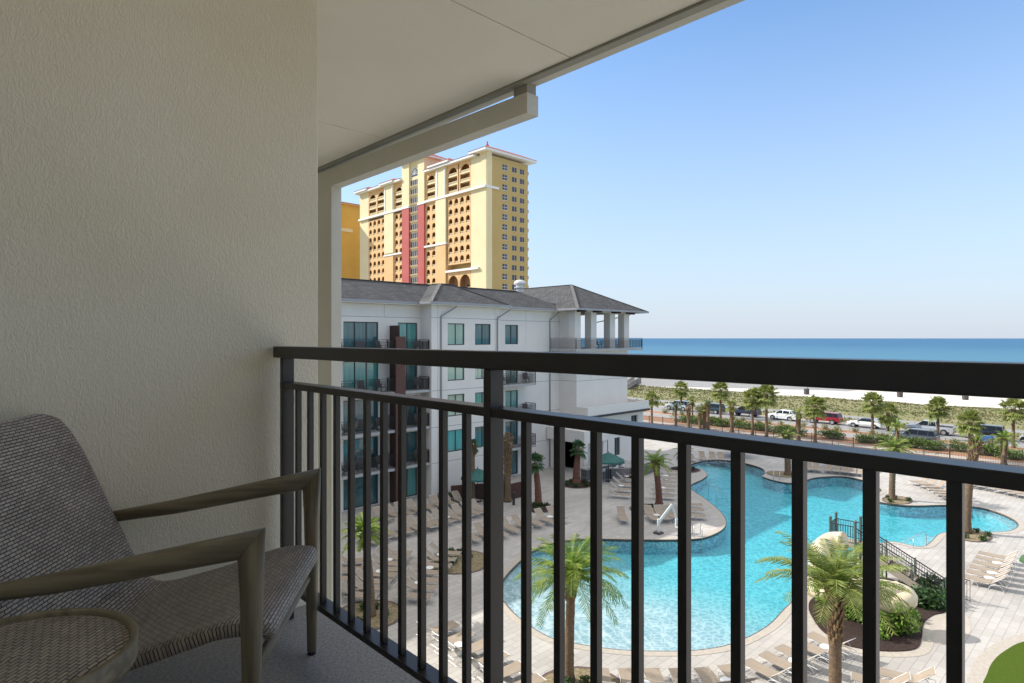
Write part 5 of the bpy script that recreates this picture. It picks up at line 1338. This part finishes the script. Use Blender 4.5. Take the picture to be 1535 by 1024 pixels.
# gate at the foot
mb = MB(); p = B0-hd_*.1; q = p-hd_*.9
for k in range(8): r = p.lerp(q,k/7)+Vector((0,0,.05)); mb.bar(r,r+Vector((0,0,1.1)),.02,.02)
mb.bar(p+Vector((0,0,1.15)),q+Vector((0,0,1.15)),.04,.04); mb.bar(p+Vector((0,0,.15)),q+Vector((0,0,.15)),.03,.03); mb.build('gate','dark_frame',st)

# ================================================================ POOL FITTINGS
def ladder(label, x, y, into):
    p = Vector(G(x,y)+(0,)); d = Vector(into+(0,)).normalized(); s = Vector((-d.y,d.x,0))
    t = thing('pool_ladder', label, 'pool ladder', (p.x,p.y,0), 0, 'pool ladders')
    for sg in (-.26,.26):
        mb = MB(); o = s*sg
        mb.tube([o-d*.7, o-d*.68+Vector((0,0,.55)), o-d*.45+Vector((0,0,.82)), o-d*.1+Vector((0,0,.80)), o+d*.15+Vector((0,0,.45)), o+d*.2+Vector((0,0,-.1)), o+d*.2+Vector((0,0,-1.0))],.022,8); mb.build('handrail','steel',t,smooth=True)
    for k in range(3): mb = MB(); z = -.3-.28*k; mb.bar(d*.2-s*.26+Vector((0,0,z)),d*.2+s*.26+Vector((0,0,z)),.06,.03); mb.build('rung','steel',t)
    return t
c_pool = Vector((38,18))
def into(x,y,tx,ty): a = G(x,y); b = G(tx,ty); return (b[0]-a[0],b[1]-a[1])
ladder('steel ladder with tall handrails on the near side of the shaded deck tongue', 1046, 806, into(1046,806,1060,840))
ladder('steel ladder beside the palm at the far pool edge', 1164, 720, into(1164,720,1160,745))
ladder('steel ladder on the peninsula between the pool lobes', 1304, 741, into(1304,741,1280,745))
def hrail(label, a, b, z0=0):
    p = Vector(G(*a)+(0,)); q = Vector(G(*b)+(0,)); t = thing('handrail', label, 'handrail', (p.x,p.y,0), 0, 'handrails into the pool')
    d = q-p; mb = MB(); mb.tube([Vector((0,0,0)),Vector((0,0,.7)),d*.08+Vector((0,0,.86)),d*.2+Vector((0,0,.85)),d*.97+Vector((0,0,.2)),d+Vector((0,0,-.5))],.022,8); mb.build('rail_tube','steel',t,smooth=True)
    mb = MB(); mb.tube([d*.45+Vector((0,0,.6)),d*.45+Vector((0,0,-.7))],.02,8); mb.build('support','steel',t,smooth=True)
hrail('steel handrail sloping into the shaded upper end of the pool',(1062,741),(1090,744))
hrail('steel handrail at the beach entry beside the slide stairs',(1389,818),(1345,822))
# pool lift
lf = thing('pool_lift', 'white accessible pool lift with slanting arm on the sunlit deck tongue', 'pool lift', G(987,800)+(0,), 0)
mb = MB(); mb.box((-.25,-.25,0),(.25,.25,.12)); mb.build('base','patio_dark',lf)
mb = MB(); mb.tube([(0,0,.1),(0,0,1.0)],.09,10); mb.build('mast','white_metal',lf)
e_ = Vector((RT[0],RT[1],0)); 
mb = MB(); mb.bar(Vector((0,0,.75)),e_*.95+Vector((0,0,2.0)),.14,.16); mb.build('arm','white_metal',lf)
mb = MB(); mb.tube([e_*.95+Vector((0,0,1.95)),e_*1.25+Vector((0,0,1.0)),e_*1.3+Vector((0,0,.5))],.05,8); mb.build('hanger','white_metal',lf)
mb = MB(); c = e_*1.55; mb.box((c.x-.3,c.y-.3,.42),(c.x+.3,c.y+.3,.5)); mb.box((c.x-.3,c.y+.22,.5),(c.x+.3,c.y+.3,1.0)); mb.build('seat','plastic_white',lf,bevel=.02)
mb = MB(); mb.box((c.x-.1,c.y-.5,.05),(c.x+.1,c.y+.1,.12)); mb.tube([(c.x,c.y-.2,.1),(c.x,c.y,.45)],.03,6); mb.build('footrest','patio_dark',lf)
# brown screen / bollard / tow bar like posts
scp = [G(x,y) for x,y in [(676,752),(700,750),(728,748),(756,751),(782,745),(785,738)]]
mb = MB()
for a,b in zip(scp[:-1],scp[1:]): mb.bar((a[0],a[1],.65),(b[0],b[1],.65),.12,1.3)
tag(mb.build('garden_screen','brown_wood'),'low dark brown timber screen wall behind the loungers by the green umbrella','screen')
p = G(770,757); bl = thing('bollard_light','short dark cylindrical bollard on the pale paving near the brown screen','bollard',p+(0,))
mb = MB(); mb.lathe([(.11,0),(.11,.85)],12); mb.build('post','dark_frame',bl); mb = MB(); mb.lathe([(.13,.85),(.13,1.0),(.05,1.05)],12); mb.build('cap','dark_frame',bl)
# low plants along the wing foot
for i in range(12):
    u = 31+i*.8; place(sl_[0],(u,41.0 if u < 38.4 else 42.6,0),i*1.7,f'{nth(i)} low dark plant from the left along the foot of the wing wall','low plants along the foot of the wing',1.3)
# wall lamp on the wing
wl_ = thing('wall_column','grey rendered corner pier with lantern beside the bar on the wing','pier',(47.1,43.0,0))
mb = MB(); mb.box((-.35,-.3,0),(.35,.28,4.6)); mb.build('shaft','render_wall',wl_); mb = MB(); mb.box((-.16,-.62,3.6),(.16,-.31,4.3)); mb.build('lantern','gutter',wl_)

# ================================================================ LIGHT, SKY, CAMERA
sun_dir = Vector((-.66,1.2,1.0)).normalized()
elev = math.asin(sun_dir.z); az = math.atan2(sun_dir.x, sun_dir.y)
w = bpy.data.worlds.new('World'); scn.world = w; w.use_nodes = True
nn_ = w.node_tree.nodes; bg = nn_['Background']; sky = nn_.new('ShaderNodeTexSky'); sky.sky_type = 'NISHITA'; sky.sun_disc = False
sky.sun_elevation = elev; sky.sun_rotation = az; sky.air_density = 1.0; sky.dust_density = .3; sky.ozone_density = 1.5; sky.altitude = 0
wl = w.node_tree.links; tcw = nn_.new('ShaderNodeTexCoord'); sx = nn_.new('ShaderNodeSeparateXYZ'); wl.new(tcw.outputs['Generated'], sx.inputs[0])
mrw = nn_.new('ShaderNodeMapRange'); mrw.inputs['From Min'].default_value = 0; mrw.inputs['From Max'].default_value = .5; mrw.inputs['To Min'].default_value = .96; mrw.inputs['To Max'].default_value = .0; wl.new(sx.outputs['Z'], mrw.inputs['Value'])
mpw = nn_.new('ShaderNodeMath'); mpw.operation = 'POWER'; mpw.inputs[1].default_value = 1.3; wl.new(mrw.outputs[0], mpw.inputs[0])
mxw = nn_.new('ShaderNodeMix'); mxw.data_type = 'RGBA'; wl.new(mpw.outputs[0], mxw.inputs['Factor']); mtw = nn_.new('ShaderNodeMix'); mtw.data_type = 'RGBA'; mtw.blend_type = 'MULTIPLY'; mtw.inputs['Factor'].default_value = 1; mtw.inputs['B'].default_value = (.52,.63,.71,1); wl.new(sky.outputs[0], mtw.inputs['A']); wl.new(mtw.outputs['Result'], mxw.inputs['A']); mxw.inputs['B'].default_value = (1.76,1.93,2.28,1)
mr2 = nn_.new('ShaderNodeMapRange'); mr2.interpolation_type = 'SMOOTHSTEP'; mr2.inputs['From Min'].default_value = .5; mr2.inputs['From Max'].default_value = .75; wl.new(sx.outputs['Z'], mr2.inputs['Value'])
mx2 = nn_.new('ShaderNodeMix'); mx2.data_type = 'RGBA'; wl.new(mr2.outputs[0], mx2.inputs['Factor']); wl.new(mxw.outputs['Result'], mx2.inputs['A']); mx2.inputs['B'].default_value = (3.7,3.55,3.35,1)   # unseen pale zenith added to brighten and whiten the shade
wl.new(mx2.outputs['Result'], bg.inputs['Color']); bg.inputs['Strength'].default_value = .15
sd = bpy.data.lights.new('sun','SUN'); sd.energy = 2.35; sd.angle = math.radians(.5); sd.color = (1,.95,.87)
so_ = bpy.data.objects.new('sun', sd); C.objects.link(so_); so_.rotation_euler = (-sun_dir).to_track_quat('-Z','Y').to_euler(); so_.location = (0,0,100)
cd = bpy.data.cameras.new('camera'); cam = bpy.data.objects.new('camera', cd); C.objects.link(cam); scn.camera = cam
cam.location = (0,0,HC); d = Vector((FW[0],FW[1],0)); cam.rotation_euler = d.to_track_quat('-Z','Y').to_euler()
cd.sensor_width = 36; cd.lens = 36*FPX/1535; cd.shift_y = -(512-HYP)/1535; cd.clip_start = .02; cd.clip_end = 60000
scn.view_settings.view_transform = 'Standard'; scn.view_settings.look = 'None'; scn.view_settings.gamma = 1; scn.view_settings.use_curve_mapping = False
scn.view_settings.exposure = 1.28
scn.render.engine = 'CYCLES'
scn.cycles.max_bounces = 10; scn.cycles.transparent_max_bounces = 12; scn.cycles.diffuse_bounces = 8
